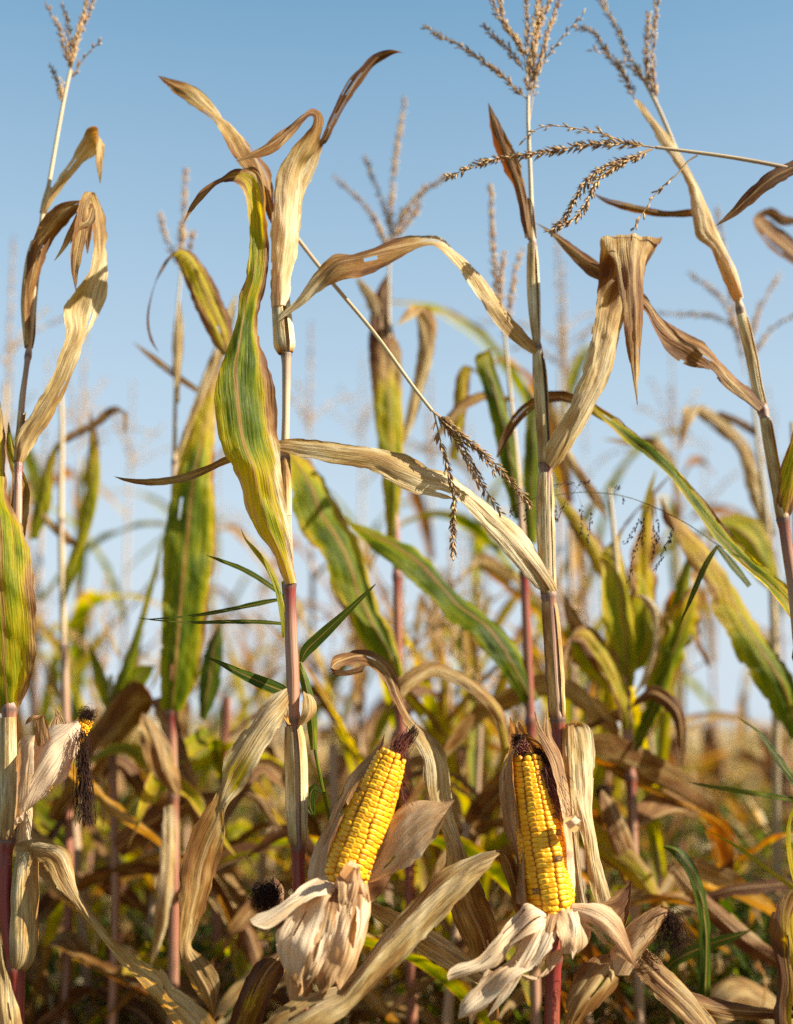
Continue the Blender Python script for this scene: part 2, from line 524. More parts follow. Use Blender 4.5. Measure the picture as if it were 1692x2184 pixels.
def leaf_c(parent, Y0, st, fold=0.0, **kw):
    """leaf by its centre line: rows (x, y, depth cm, width px, roll deg)"""
    A = np.array([q[:2] for q in st], float)
    T2 = unit(np.gradient(A, axis=0))
    E = []
    for (x, y, d, w, roll), tg in zip(st, T2):
        px, py = -tg[1], tg[0]
        hw = w / 2 * math.cos(R_(roll)); hd = w / 2 * math.sin(R_(roll)) * Y0 / FPX * 100
        E.append((x - px * hw, y - py * hw, d - hd, x + px * hw, y + py * hw, d + hd, fold * w * Y0 / FPX * 100))
    return leaf_e(parent, Y0, E, **kw)

def tube(mb, C, rad, ns=12, tone=None, ref=None, v0=0.0, a0=0.0, span=2 * math.pi, groove=0.0, over=0.0, cap=False):
    n = len(C)
    tan = unit(np.gradient(C, axis=0))
    up = np.array((0, -1, 0.02)) if ref is None else np.asarray(ref, float)
    e1 = unit(up[None, :] - tan * (tan @ up)[:, None])
    e2 = np.cross(tan, e1)
    closed = span > 6.28
    a = a0 + np.linspace(0, span, ns + (0 if closed else 1), endpoint=not closed)
    rad = np.broadcast_to(rad, (n,))
    rr = np.broadcast_to(rad[:, None], (n, len(a))).copy()
    if groove: rr = rr * (1 - groove * np.exp(-((np.cos(a - 0.9) - 1) / 0.12) ** 2))[None, :]
    if over: rr = rr + over * np.linspace(0, 1, len(a))[None, :]
    P = C[:, None, :] + rr[:, :, None] * (np.cos(a)[None, :, None] * e1[:, None, :] + np.sin(a)[None, :, None] * e2[:, None, :])
    ln = np.concatenate([[0], np.cumsum(np.linalg.norm(np.diff(C, axis=0), axis=1))])
    t = ln / max(ln[-1], 1e-6)
    uv = np.stack([np.broadcast_to(t[:, None], rr.shape), np.broadcast_to(0.6 + 0.3 * np.linspace(0, 1, len(a))[None, :], rr.shape)], 2)
    # mirrored round the back so that the streaks meet without a seam
    arc = np.abs(((a - a0) / math.pi) - 1) if closed else (a - a0) / math.pi
    uvm = np.stack([np.broadcast_to(ln[:, None] + v0, rr.shape), arc[None, :] * math.pi * np.broadcast_to(rad.max(), (n, 1)) + v0], 2)
    tn = None
    if tone is not None:
        tn = np.broadcast_to(np.asarray(tone, float)[:, None, :] if np.ndim(tone) == 2 else np.asarray(tone, float), (n, len(a), 3))
    mb.grid(P, uv, uvm, tn, close=closed)
    return P

def stalk(parent, Y0, st, nodes=(), red=0.0, name='stalk', ground=True, dark=0.0):
    """stalk rows (x, y, depth cm, diameter px[, redness]); nodes are photo heights of the rings"""
    rows = []
    for q in st:
        q = list(q) + [red] if len(q) < 5 else list(q)
        Y = Y0 + q[2] / 100
        rows.append([*at(q[0], q[1], Y), q[3] / 2 * Y / FPX, q[4]])
    if ground:
        p = rows[-1]
        rows.append([p[0] + 0.005, p[1], p[2] * 0.5, p[3] * 1.05, p[4]])
        rows.append([p[0] + 0.01, p[1], 0.0, p[3] * 1.15, p[4]])
    rows = np.array(rows)
    ln = np.linalg.norm(np.diff(rows[:, :3], axis=0), axis=1).sum()
    S = cr(rows, int(ln / 0.006) + 12)
    C, rad, rd = S[:, :3], S[:, 3].copy(), S[:, 4]
    tone = np.zeros((len(C), 3))
    tone[:, 0] = rd
    zs = C[:, 2]
    for (nx, ny) in nodes:
        zn = at(nx, ny, Y0)[2]
        gz = np.exp(-((zs - zn) / 0.006) ** 2)
        rad += gz * rad * 0.28
        rad -= np.exp(-((zs - zn - 0.013) / 0.006) ** 2) * rad * 0.06
        tone[:, 1] += 0.95 * np.exp(-((zs - zn) / 0.004) ** 2) + .35 * np.exp(-((zs - zn + .02) / .02) ** 2)
        tone[:, 0] += 0.25 * np.exp(-((zs - zn + 0.01) / 0.02) ** 2)
    tone[:, 1] += dark
    mb = MB()
    tube(mb, C, rad, 16, tone, v0=seed() * 0.37, groove=0.10)
    return mb.build(name, M_STALK, parent)

def sheath(parent, Y0, st, a0=60, span=300, g=-0.4, b=0.1, p=0.5, flare=1.0, name='sheath', red=0.0):
    """a leaf sheath rolled round the stalk, rows as for the stalk, from its node upwards"""
    rows = np.array([[*at(q[0], q[1], Y0 + q[2] / 100), q[3] / 2 * (Y0 + q[2] / 100) / FPX] for q in st])
    ln = np.linalg.norm(np.diff(rows[:, :3], axis=0), axis=1).sum()
    S = cr(rows, int(ln / 0.006) + 8)
    n = len(S)
    t = np.linspace(0, 1, n)
    sd = seed()
    rad = S[:, 3] * (1 + 0.04 * noise1(t * ln, sd, 60))
    tone = np.stack([prof(g, t), prof(b, t) + 0.5 * np.exp(-(t / 0.03) ** 2), prof(p, t) - 0.15], 1)
    mb = MB()
    tube(mb, S[:, :3], rad, 20, tone, a0=R_(a0), span=R_(span), over=rad.mean() * 0.16, v0=sd * 0.41)
    return mb.build(name, M_SHEATH, parent)

def wires(mb, rs, paths, rad, ns=4, tone=(0, 0, 0)):
    for P in paths:
        P = np.asarray(P, float)
        n = max(6, int(np.linalg.norm(np.diff(P, axis=0), axis=1).sum() / 0.004))
        S = cr(P, min(n, 40))
        tube(mb, S, rad * np.linspace(1, 0.55, len(S)), ns, tone, ref=(0.3, -0.8, 0.5))

LENS_F = [(0, 1, 2), (0, 2, 3), (0, 3, 4), (0, 4, 1), (1, 5, 6, 2), (2, 6, 7, 3), (3, 7, 8, 4), (4, 8, 5, 1), (9, 6, 5), (9, 7, 6), (9, 8, 7), (9, 5, 8)]
def lens(mb, p, d, l, w, tone, side=None):
    d = d / (np.linalg.norm(d) + 1e-9)
    s = np.cross(d, (0.31, 0.2, 0.93) if side is None else side); s /= np.linalg.norm(s) + 1e-9
    q = np.cross(d, s)
    V = [p]
    for f, k in ((0.28, 1.0), (0.62, 0.8)):
        for c_, s_ in ((1, 0), (0, .62), (-1, 0), (0, -.62)):
            V.append(p + d * l * f + (s * c_ + q * s_) * w / 2 * k)
    V.append(p + d * l)
    mb.add(np.array(V), LENS_F, tone=np.broadcast_to(tone, (10, 3)))

def spike(mb, pts, rs, size=0.0095, pitch=0.0052, spread=26, dense=4, rach=0.0008, bare=0.08, brown=0.35, grav=0.0):
    """one tassel branch: a rachis with pairs of pointed spikelets"""
    P = np.asarray(pts, float)
    ln = np.linalg.norm(np.diff(P, axis=0), axis=1).sum()
    n = max(8, int(ln / pitch))
    S = cr(P, n)
    tan = unit(np.gradient(S, axis=0))
    tube(mb, S, rach * np.linspace(1.35, 0.5, n), 5, (0.25, 0, 0), ref=(0.4, -0.7, 0.6))
    ph = rs.uniform(0, 6.28)
    for i in range(int(n * bare), n):
        t = tan[i]
        a = np.cross(t, (0.2, 0.9, 0.35)); a /= np.linalg.norm(a) + 1e-9
        c = np.cross(t, a)
        for k in range(dense):
            if rs.rand() < 0.14 + 0.3 * (noise1(i * .11, int(ph * 997)) > .45): continue
            th = ph + i * 2.4 + k * 6.28 / dense + rs.uniform(-.5, .5)
            o = a * math.cos(th) + c * math.sin(th)
            sp = R_(spread + rs.uniform(-9, 14))
            d = t * math.cos(sp) + o * math.sin(sp) + np.array((0, 0, -grav))
            l = size * rs.uniform(0.95, 1.5) * (1 - 0.25 * i / n)
            w = size * rs.uniform(0.25, 0.36)
            tn = (brown + rs.uniform(-.45, .5), 0, 0)
            p = S[i] + o * rach * 0.8 + t * rs.uniform(-.002, .002)
            lens(mb, p, d, l, w, tn)
            if rs.rand() < 0.45:
                lens(mb, p + d * l * 0.1, d + o * 0.35 + t * rs.uniform(-.1, .2), l * 0.85, w * 0.7, (tn[0] - .2, 0, 0))

def tassel(parent, Y0, branches, sd, d0=0.0, name='tassel', **kw):
    rs = np.random.RandomState(sd)
    base = at(branches[0][0][0], branches[0][0][1], Y0 + d0 / 100)
    e = empty(name, base - world_loc(parent), parent)
    for bi, br in enumerate(branches):
        mb = MB()
        opt = dict(kw)
        if isinstance(br[-1], dict): opt.update(br[-1]); br = br[:-1]
        dd = 0 if bi == 0 else rs.uniform(-2.5, 2.5)
        pts = [at(q[0], q[1], Y0 + (d0 + (q[2] if len(q) > 2 else dd * j / max(1, len(br) - 1))) / 100) for j, q in enumerate(br)]
        spike(mb, pts, rs, **opt)
        mb.build('spike', M_TASSEL, e)
    return e

def cob(parent, base, top, dia, sd, rows=16, name='cob', grain_r=0.2, tiptaper=0.62):
    """ear of maize: rows of rounded, dented kernels round a tapering core"""
    rs = np.random.RandomState(sd)
    base, top = np.asarray(base, float), np.asarray(top, float)
    ax = top - base
    Ln = np.linalg.norm(ax); ax = ax / Ln
    e1 = np.cross(ax, (0.97, 0.1, 0.2)); e1 /= np.linalg.norm(e1)
    e2 = np.cross(ax, e1)
    R0 = dia / 2
    def rad(t):
        return R0 * (1.0 - (1 - tiptaper) * max(0, t - 0.35) ** 1.7 / 0.65 ** 1.7) * (0.86 + 0.14 * min(1, t / 0.12))
    kh = 0.0057
    nk = int(Ln / kh)
    th_ = np.linspace(0, math.pi * 0.52, 6)
    na = 12
    ang = np.linspace(0, 2 * math.pi, na, endpoint=False)
    mb = MB()
    twist = rs.uniform(-0.12, 0.12)
    F = []
    nr = len(th_)
    for i in range(nr - 1):
        for j in range(na):
            F.append((i*na + j, i*na + (j+1) % na, (i+1)*na + (j+1) % na, (i+1)*na + j))
    F.append(tuple(range((nr-1)*na, nr*na)))
    def sq(c, pw): return np.sign(c) * np.abs(c) ** pw
    for rI in range(rows):
        a_row = 2 * math.pi * rI / rows + (0.05 if rI % 2 else -0.05)
        off = rs.uniform(0, 1)
        z = off * kh - 0.003
        rowtone = rs.uniform(-.12, .12)
        while z < Ln * 0.985:
            t = np.clip(z / Ln, 0, 1)
            step = kh * rs.uniform(0.88, 1.12) * (1.25 if t < 0.08 else (1.06 if t > 0.92 else 1.0))
            zc = z + step / 2
            z += step
            if t > 0.96 and rs.rand() < 0.3: continue
            r = rad(t)
            a = a_row + twist * t + 0.035 * float(noise1(z * 60, sd + rI)) + rs.normal(0, 0.016 + (0.10 if t < 0.06 else 0.0) + (0.05 if t > 0.93 else 0))
            wt = 2 * math.pi * r / rows * rs.uniform(0.93, 1.0)       # width round the cob
            rnd = 0.55 + 0.35 * (1 if t < 0.07 else (t - 0.88) / 0.12 if t > 0.88 else 0)
            dep = 0.0048
            out = e1 * math.cos(a) + e2 * math.sin(a)
            tg = -e1 * math.sin(a) + e2 * math.cos(a)
            ce = base + ax * zc + out * (r - dep * 0.70 + rs.normal(0, 0.00025))
            hx, hz = wt * 0.60, step * 0.56
            V = np.zeros((nr, na, 3)); tn = np.zeros((nr, na, 3))
            rv = np.clip(0.5 + rowtone + rs.normal(0, 0.24), 0, 1)
            if rs.rand() < .012: rv = -1.5
            dent = rs.uniform(0.5, 1.0) * (0.25 if (t < 0.08 or t > 0.93) else 1)
            tilt = rs.normal(0, 0.05)
            for q, th in enumerate(th_):
                k = max(0.0, math.cos(th)) ** 0.62; hgt = math.sin(min(th, math.pi / 2)) ** 0.85
                if q == nr - 1: k, hgt = 0.20, 1.0 - 0.20 * dent
                elif q == nr - 2: k, hgt = 0.46, 0.99 - 0.05 * dent
                cx = sq(np.cos(ang), rnd) * k * hx
                cz = sq(np.sin(ang), rnd) * k * hz
                V[q] = ce + tg * cx[:, None] + ax * cz[:, None] + (out + ax * tilt) * (hgt * dep * 0.72)
                tn[q, :, 0] = rv
                tn[q, :, 1] = dent if q == nr - 1 else (0.45 * dent if q == nr - 2 else 0)
                tn[q, :, 2] = [0.95, 0.55, 0.12, 0, 0, 0][q]
            mb.add(V, F, tone=tn)
    # core, showing between the kernels and at the bare tip
    o = mb.build(name, M_KERNEL, parent)
    mc = MB()
    S = np.array([base + ax * Ln * q for q in np.linspace(-0.05, 1.06, 20)])
    rr = np.array([max(0.003, rad(np.clip(q, 0, 1)) - 0.0034) * (1 if q < 0.97 else 0.75 - (q - .97) * 5) for q in np.linspace(-0.05, 1.06, 20)])
    tube(mc, S, rr, 14, (0, 0, 0))
    mc.build('cob_core', M_PITH, parent)
    return o

def silk_clump(parent, centre, r, sd, n=60, hang=None, mat=None, name='silk', rad=0.00035, ln=0.05):
    """matted dried silks, tangled round a point and hanging along a direction"""
    rs = np.random.RandomState(sd)
    mb = MB()
    c = np.asarray(centre, float)
    for _ in range(n):
        p = c + rs.normal(0, 1, 3) * r * 0.4
        pts = [p]
        d = rs.normal(0, 1, 3); d /= np.linalg.norm(d)
        for k in range(6):
            d = d * 0.6 + rs.normal(0, 0.6, 3) + (0 if hang is None else np.asarray(hang) * 2.6)
            if hang is None: d += (c - pts[-1]) / r * 0.9
            d /= np.linalg.norm(d)
            pts.append(pts[-1] + d * ln / 6)
        wires(mb, rs, [pts], rad, 3)
    return mb.build(name, mat or M_SILK, parent)

# ------------------------------------------------------------------ the plants in focus
def plant(x, Y, label, group=None, name='maize_plant', cat='maize plant'):
    p = at(x, 1500, Y)
    e = empty(name, (p[0], Y, 0))
    return tag(e, label, cat, group)

GRP1 = 'ripe maize plants standing in the front row'

# --- left edge plant
YA = 1.47
A = plant(20, YA, 'dry maize plant whose pale wrapped ear trails black silk, by the left edge', GRP1)
stalk(A, YA, [(150, 150, 10, 8), (135, 220, 9, 8.5), (100, 415, 7, 10), (92, 455, 7, 12), (76, 600, 5, 13), (62, 740, 4, 14, .1), (55, 793, 3, 12, .2), (47, 855, 3, 14, .3),
              (40, 985, 2, 16, .55), (38, 1080, 1, 19, .5), (30, 1300, 1, 24, .45), (20, 1515, 0, 30, .42), (19, 1610, 0, 32, .40), (16, 1790, 0, 29, .5), (13, 1815, 0, 28, .95), (11, 1870, 0, 28, 1.0),
              (14, 1960, 0, 28, 1.0), (25, 2030, 0, 30, .9), (34, 2070, 0, 33, .8), (34, 2184, 0, 34, .9)],
      nodes=[(92, 455), (62, 740), (40, 985), (20, 1512), (16, 1793), (34, 2066)])
sheath(A, YA, [(92, 455, 7, 15), (99, 425, 7, 16), (106, 400, 7, 14)], a0=120)
sheath(A, YA, [(62, 742, 4, 16), (63, 715, 4, 25), (62, 650, 4.5, 32), (70, 570, 5, 34), (80, 520, 6, 28)], a0=100, span=250, g=-.5, b=.25)
sheath(A, YA, [(40, 985, 2, 19), (42, 960, 2, 21), (48, 880, 2.6, 18)], a0=60, b=.25)
sheath(A, YA, [(17, 1790, 0, 34), (18, 1740, 0, 37), (20, 1610, 0, 37), (20, 1530, 0, 35)], a0=120, span=300, b=[(0, .3), (.3, .05), (1, .25)], p=.5)
sheath(A, YA, [(36, 2066, 0, 36), (44, 2040, .0, 52), (48, 1960, 0, 58), (50, 1880, 0, 54), (55, 1815, 0, 44)], a0=-40, span=200, b=.15, p=.35)
# broad green leaf at the frame edge
leaf_e(A, YA, [(0, 1522, 0, 38, 1518, 0, .6, .5), (-25, 1450, -1, 66, 1455, -1, .5, .4), (-45, 1380, -2, 77, 1390, -1.5, .4, .45), (-60, 1300, -3, 77, 1310, -2, .5, .5), (-70, 1230, -3, 71, 1240, -2, .6, .5),
               (-70, 1160, -3, 62, 1170, -1, .8, .55), (-60, 1100, -3, 40, 1110, 0, .8, .55), (-50, 1040, -2, 14, 1060, 1, .6, .5), (-40, 980, -1, 10, 1000, 1), (-35, 920, 0, 12, 940, 1), (-25, 860, 2, 1, 858, 2), tip(-20, 800, 3)],
       g=[(0, .52), (.3, .68), (.7, .6), (1, .2)], edge=.1, edgeR=.75, b=-.2, p=0, ripple=.0035, crease=.0009)
leaf_e(A, YA, [(20, 1130, 3, 52, 1150, 3, .3), (22, 1080, 3, 62, 1090, 3, .4), (25, 1020, 3.5, 60, 1035, 3.5), (12, 960, 4, 34, 965, 4), tip(18, 900, 4)], g=[(0, -.2), (.5, .5), (1, .8)], b=.5, edge=.5)
# leaf rising right, bent at the top and hanging in shreds
leaf_e(A, YA, [(34, 985, 0, 50, 988, 0, .3), (36, 930, 0, 75, 945, 1, .5), (70, 875, 0, 110, 890, 1.5, .6), (100, 825, 0, 145, 815, 2, .6), (122, 770, 0, 170, 755, 2, .5), (139, 710, 0, 198, 695, 2.5, .5, .45),
               (132, 662, 0, 220, 655, 3, -.4, .4), (163, 615, 0, 231, 600, 3, -.5, .4), (193, 572, 1, 230, 560, 3.5), (202, 525, 2, 226, 515, 4), (197, 470, 2, 224, 475, 4), (190, 430, 2, 213, 437, 3.5), (183, 411, 1, 200, 408, 2),
               (168, 436, -1, 190, 440, -.5), (156, 500, -2, 186, 500, -1), (150, 550, -2, 172, 560, -2), (155, 590, -2, 164, 600, -2), tip(162, 622, -2)],
       g=[(0, -.5), (.15, -.1), (.25, .02), (.4, -.4)], b=[(0, .35), (.3, .1), (.5, -.2), (.62, .5), (1, .35)], p=[(0, .2), (.4, .55), (1, .2)], ripple=.003)
leaf_e(A, YA + .03, [(56, 735, 0, 66, 735, 0), (50, 650, 0, 66, 650, .4), (56, 570, 0, 86, 580, .6, .4), (66, 520, 0, 104, 535, 1, .4), (84, 478, 0, 124, 500, 1, .4), (106, 450, -.5, 150, 468, 0, .4), (132, 433, -1, 172, 446, -.6), (166, 427, -1, 196, 436, -1), (182, 432, -2, 200, 452, -2), (178, 475, -3, 196, 500, -3), (185, 540, -3, 188, 540, -3)],
       g=-.4, b=[(0, .2), (.4, .5), (1, .6)], p=.3)
leaf_e(A, YA, [(172, 440, 0, 182, 450, 0), (150, 482, -.6, 162, 490, -.6), (130, 528, -1, 138, 533, -1), tip(116, 556, -1)], g=-.4, b=.45)
leaf_e(A, YA, [(190, 440, 0, 204, 446, 0), (172, 470, -1, 200, 476, -1), (160, 476, -1.5, 172, 490, -1.5), tip(150, 520, -2)], g=-.4, b=.55)
# small snapped leaf
leaf_e(A, YA + .06, [(87, 456, 0, 98, 456, 0), (97, 426, 0, 118, 423, 0, .5), (128, 373, -.5, 146, 385, 0, .4), (154, 335, -1, 172, 352, 0, .4), (172, 298, -1.5, 196, 336, 0, .5), (186, 276, -2, 212, 322, 0, .4), (203, 270, -2.5, 223, 318, -1),
                     (206, 290, -4, 222, 326, -2.5), (204, 340, -4.5, 219, 350, -4), (209, 370, -4.5, 217, 372, -4.5), tip(214, 391, -4.5)], g=-.5, b=[(0, 0), (.5, .05), (.65, .45), (1, .55)], p=.45, jag=.002)
# leaf arching down to the right out of the lower sheath
leaf_e(A, YA, [(60, 1815, 0, 70, 1797, 0, .2), (78, 1834, -1, 95, 1797, 0, .5), (97, 1850, -2, 148, 1817, -1, .5, .6), (115, 1887, -3, 156, 1850, -1, .5, .6), (148, 1920, -3, 167, 1900, -2, .4), (190, 1968, -3, 193, 1946, -3, .3), (228, 2015, -3, 243, 2003, -4, .3),
               (280, 2077, -3, 302, 2048, -5, .5), (325, 2127, -3, 352, 2073, -6, .6), (358, 2162, -3, 370, 2108, -7, .6), (380, 2195, -3, 428, 2153, -8, .7), (402, 2240, -3, 470, 2200, -9, .6), (430, 2300, -4, 500, 2280, -9)],
       g=-.5, b=[(0, .1), (.15, .3), (.5, .15), (.8, .05), (1, .1)], p=[(0, .3), (.6, .5), (1, .5)])
leaf_e(A, YA - .03, [(-30, 2260, 0, 60, 2260, 0, 1), (-25, 2190, 0, 50, 2190, 0, 1), (-20, 2130, 0, 36, 2140, 0, 1), (-12, 2085, 0, 20, 2090, 0), (-5, 2040, 0, 8, 2050, 0), tip(0, 2000, 0)], g=-.4, b=.2, p=.4)
tassel(A, YA, [[(148, 160), (158, 90), (175, 40), (192, -30)], [(150, 150), (165, 85), (188, 30), (204, -18)], [(148, 140), (137, 100), (125, 60), (103, 18)], [(148, 120), (146, 60), (136, 15)],
               [(155, 165), (175, 130), (197, 104), (217, 86), {'dense': 1}], [(131, 215), (124, 180), (110, 145)], [(131, 214), (130, 190), (134, 176)]], 5, d0=10.5, size=.0085)
# ear with its husk half open at the tip
EA = empty('ear', at(60, 1700, YA - .02) - world_loc(A), A)
cob(EA, at(70, 1690, YA - .008), at(186, 1534, YA - .008), .030, 3, rows=12, tiptaper=.55)
leaf_e(EA, YA, [(34, 1757, -1, 52, 1733, -1, 1.0, .5), (38, 1700, -1, 80, 1713, -2, 1.6, .5), (48, 1640, -1, 112, 1688, -2, 2.1, .5), (70, 1590, -1, 140, 1659, -2, 2.4, .5), (100, 1556, -1, 156, 1632, -2, 2.2, .5), (135, 1543, -1.4, 164, 1603, -2, 1.6, .5), (158, 1538, -1.6, 170, 1570, -2, .8, .5), (165, 1534, -2, 171, 1548, -2)],
       name='husk', mat=M_HUSK, crumple=.0014, crease=.0008, jag=.0018, rib=False, ncross=20, rnd=.5, g=-.3, p=[(0, .8), (1, 1.1)], b=-.35, ripple=.001)
leaf_e(EA, YA, [(30, 1770, -2.2, 40, 1745, -2.4, .3), (34, 1710, -2.2, 52, 1726, -3.6, .6), (34, 1650, -2, 66, 1662, -4.2, .8), (36, 1600, -2, 74, 1628, -4.2, .8), (45, 1572, -2, 73, 1595, -4, .6), tip(74, 1568, -3.5)], name='husk', mat=M_HUSK, crumple=.0014, crease=.0008, jag=.0018, rib=False, rnd=.5, g=-.3, p=.3, b=.05)
leaf_e(EA, YA, [(74, 1590, -2.5, 110, 1590, -2.5, .3), (72, 1566, -3, 106, 1566, -3, .3), (74, 1546, -3.6, 100, 1540, -3.6), (76, 1528, -4, 94, 1524, -4), (70, 1526, -4.8, 84, 1530, -4.8), (58, 1534, -4.8, 66, 1540, -4.8), tip(54, 1546, -4.6)], name='husk', mat=M_HUSK, crumple=.0014, crease=.0008, jag=.0018, rib=False, g=-.4, b=.5, p=.2)
leaf_e(EA, YA, [(84, 1590, -.5, 120, 1580, -.5), (96, 1560, 0, 128, 1550, 0), (112, 1535, 0, 124, 1532, 0), tip(134, 1516, 0)], name='husk', mat=M_HUSK, crumple=.0014, crease=.0008, jag=.0018, rib=False, g=-.4, b=.2, p=.5)
leaf_e(EA, YA, [(104, 1585, .4, 130, 1575, .4), (116, 1550, .6, 140, 1545, .6), tip(118, 1508, .5)], name='husk', mat=M_HUSK, crumple=.0014, crease=.0008, jag=.0018, rib=False, g=-.4, b=.3, p=.3)
leaf_e(EA, YA, [(36, 1800, 0, 66, 1790, 0, .8), (40, 1740, .5, 70, 1720, .5, .9), (46, 1690, 1, 66, 1680, 1)], name='husk', mat=M_HUSK, crumple=.0014, crease=.0008, jag=.0018, rib=False, g=-.2, p=.4)
silk_clump(EA, at(186, 1526, YA - .012), .012, 4, 120, ln=.03)
silk_clump(EA, at(176, 1560, YA - .03), .008, 14, 50, hang=(.1, 0, -.8), ln=.04)
silk_clump(EA, at(178, 1603, YA - .03), .006, 5, 60, hang=(.05, 0, -1.4), ln=.080, rad=.00045)
silk_clump(EA, at(182, 1618, YA - .03), .005, 6, 34, hang=(.12, 0, -1.3), ln=.075, rad=.0006)

# --- centre plant with the long green leaf
YB = 1.46
B = plant(630, YB, 'front maize plant with one long green leaf and an open yellow ear leaning right', GRP1)
stalk(B, YB, [(612, 560, 1, 12), (610, 690, .5, 15), (611, 758, 0, 20), (611, 800, 0, 19), (610, 887, 0, 17), (608, 975, 0, 19, .1), (610, 1032, 0, 20, .25), (613, 1150, 0, 22, .3), (618, 1250, 0, 24, .7), (621, 1350, 0, 27, .55), (625, 1455, 0, 28, .6),
              (626, 1535, 0, 27, .5), (631, 1600, 0, 28, .3), (636, 1800, 0, 27, .7), (637, 1850, 0, 27, .85), (640, 1950, 0, 28, .85), (643, 2184, 0, 30, .8)],
      nodes=[(611, 758), (608, 978), (618, 1248), (626, 1537), (637, 1808)])
sheath(B, YB, [(608, 980, 0, 21), (610, 1032, 0, 22), (611, 1100, 0, 22)], a0=100, b=.3)
sheath(B, YB, [(637, 1806, 0, 29), (636, 1770, 0, 38), (634, 1700, 0, 45), (633, 1640, 0, 46), (630, 1580, 0, 42), (627, 1548, 0, 33)], a0=25, span=330, b=[(0, .5), (.15, .2), (.4, -.1), (.8, .0), (1, .3)], p=.6)
# long green leaf
leaf_e(B, YB, [(608, 1247, -1, 633, 1243, -.5, .6, .4), (579, 1174, -1.4, 620, 1165, -1, 1.1, .3), (547, 1132, -2, 615, 1108, -1.2, 1.3, .3), (524, 1080, -2.5, 608, 1060, -1.4, 1.2, .35), (509, 1015, -4.5, 597, 1010, -1.8, .9, .3), (474, 955, -5.4, 594, 945, -1.8, .9, .33),
               (458, 880, -5.6, 589, 872, -1.8, 1.0, .32), (464, 806, -5.4, 570, 790, -1.8, 1.0, .3), (485, 745, -4.4, 556, 722, -1.8, .9, .25), (503, 690, -3, 551, 680, -2, .7, .25), (509, 640, -3, 557, 645, -2, .6, .3), (525, 590, -2.6, 571, 590, -2, .5, .3),
               (531, 521, -2, 573, 521, -2, -.5, .5), (530, 460, -2, 568, 448, -2, -.7, .5), (520, 412, -2, 563, 388, -1.6, -.5), (511, 398, -2.4, 548, 365, -1.4), (490, 390, -3, 510, 362, -2), (465, 396, -3.4, 470, 380, -3), (438, 418, -3.8, 432, 404, -3.6), (412, 446, -4, 406, 438, -4), tip(388, 484, -4)],
       g=[(0, .35), (.1, .5), (.2, .52), (.3, .80), (.5, .93), (.58, .6), (.68, .68), (.78, .5), (.84, .35), (.88, 0), (1, -.5)], b=[(0, -.3), (.8, -.3), (.86, .7), (1, .4)], p=[(0, .5), (.25, .4), (.4, 0), (.85, .2), (1, .5)],
       edge=.35, edgeR=1.7, ripple=.004, crease=.0012, ncross=24)
leaf_e(B, YB, [(600, 540, 1, 612, 540, 1), (587, 500, 1.5, 600, 500, 2), (566, 450, 2, 586, 450, 3, .3), (545, 400, 2, 582, 400, 3.5, .4), (522, 365, 1.5, 577, 362, 4, .6), (501, 337, 1.5, 548, 326, 4.5, .9, .7), (480, 292, 1.5, 518, 292, 4.5, .9, .62), (458, 256, 2, 482, 262, 4.5, .6), (424, 232, 3, 456, 224, 4.5, .3), (384, 205, 4, 421, 187, 5, .3), (354, 181, 5, 372, 169, 5.5), tip(337, 161, 6)],
       g=-.5, b=[(0, .7), (.45, .6), (.55, .1), (.8, .25), (1, .7)], p=[(0, 0), (.55, .5), (.8, .5), (1, .2)], edge=.1)
# upright pale sheath and leaf at the top, bent over to the left
sheath(B, YB, [(610, 753, 0, 30), (608, 738, 0, 46), (606, 715, 0, 46), (603, 680, 0, 42), (600, 640, .4, 39), (599, 600, .6, 41)], a0=35, span=335, b=[(0, .4), (.1, -.1), (1, 0)], p=.65)
leaf_e(B, YB - .006, [(579, 655, 0, 619, 655, .6, 1.2, .4), (578, 600, 0, 621, 597, 1, 1.2, .38), (578, 521, 0, 637, 521, 2, 1.1, .34), (580, 467, 0, 640, 467, 2.4, 1.1, .32), (586, 408, 0, 642, 418, 2.4, 1.1, .35), (599, 350, -.5, 651, 352, 2, .8, .4), (617, 318, -.8, 672, 322, 1.2, .5), (644, 294, -1, 682, 292, .6), (664, 271, -1.5, 687, 264, .4),
                      (668, 252, -2, 684, 244, 0), (660, 248, -3, 670, 234, -1.2), (640, 271, -4, 650, 243, -2.5, .3), (615, 300, -4.8, 622, 266, -3, .4), (590, 325, -5.4, 595, 283, -4, .4), (555, 337, -6, 561, 311, -5, .3), tip(501, 344, -6.5)],
       g=-.5, b=[(0, -.1), (.35, -.1), (.45, .15), (.55, .35), (.66, .6), (1, .45)], p=[(0, .75), (.4, .6), (.6, .2), (1, .25)], ripple=.0015, ncross=18)
leaf_e(B, YB + .02, [(600, 560, 0, 626, 560, .4), (606, 480, 0, 642, 480, .8, .3), (622, 405, 0, 650, 415, 1, .4), (648, 352, 0, 676, 360, 1.2, .3), (672, 308, .2, 690, 310, .8), (685, 294, .2, 697, 304, .4), (704, 250, 0, 725, 246, .6, .3), (721, 213, 0, 745, 214, .8, .4), (747, 167, 0, 772, 175, 1, .4), (774, 137, 0, 800, 139, 1, .3), (800, 114, 0, 823, 124, .6), (832, 105, 0, 845, 113, .3), tip(861, 112)],
       g=-.5, b=[(0, 0), (.4, 0), (.5, .6), (.7, .85), (1, 1.1)], p=[(0, .6), (.42, .55), (.5, .1), (1, 0)])
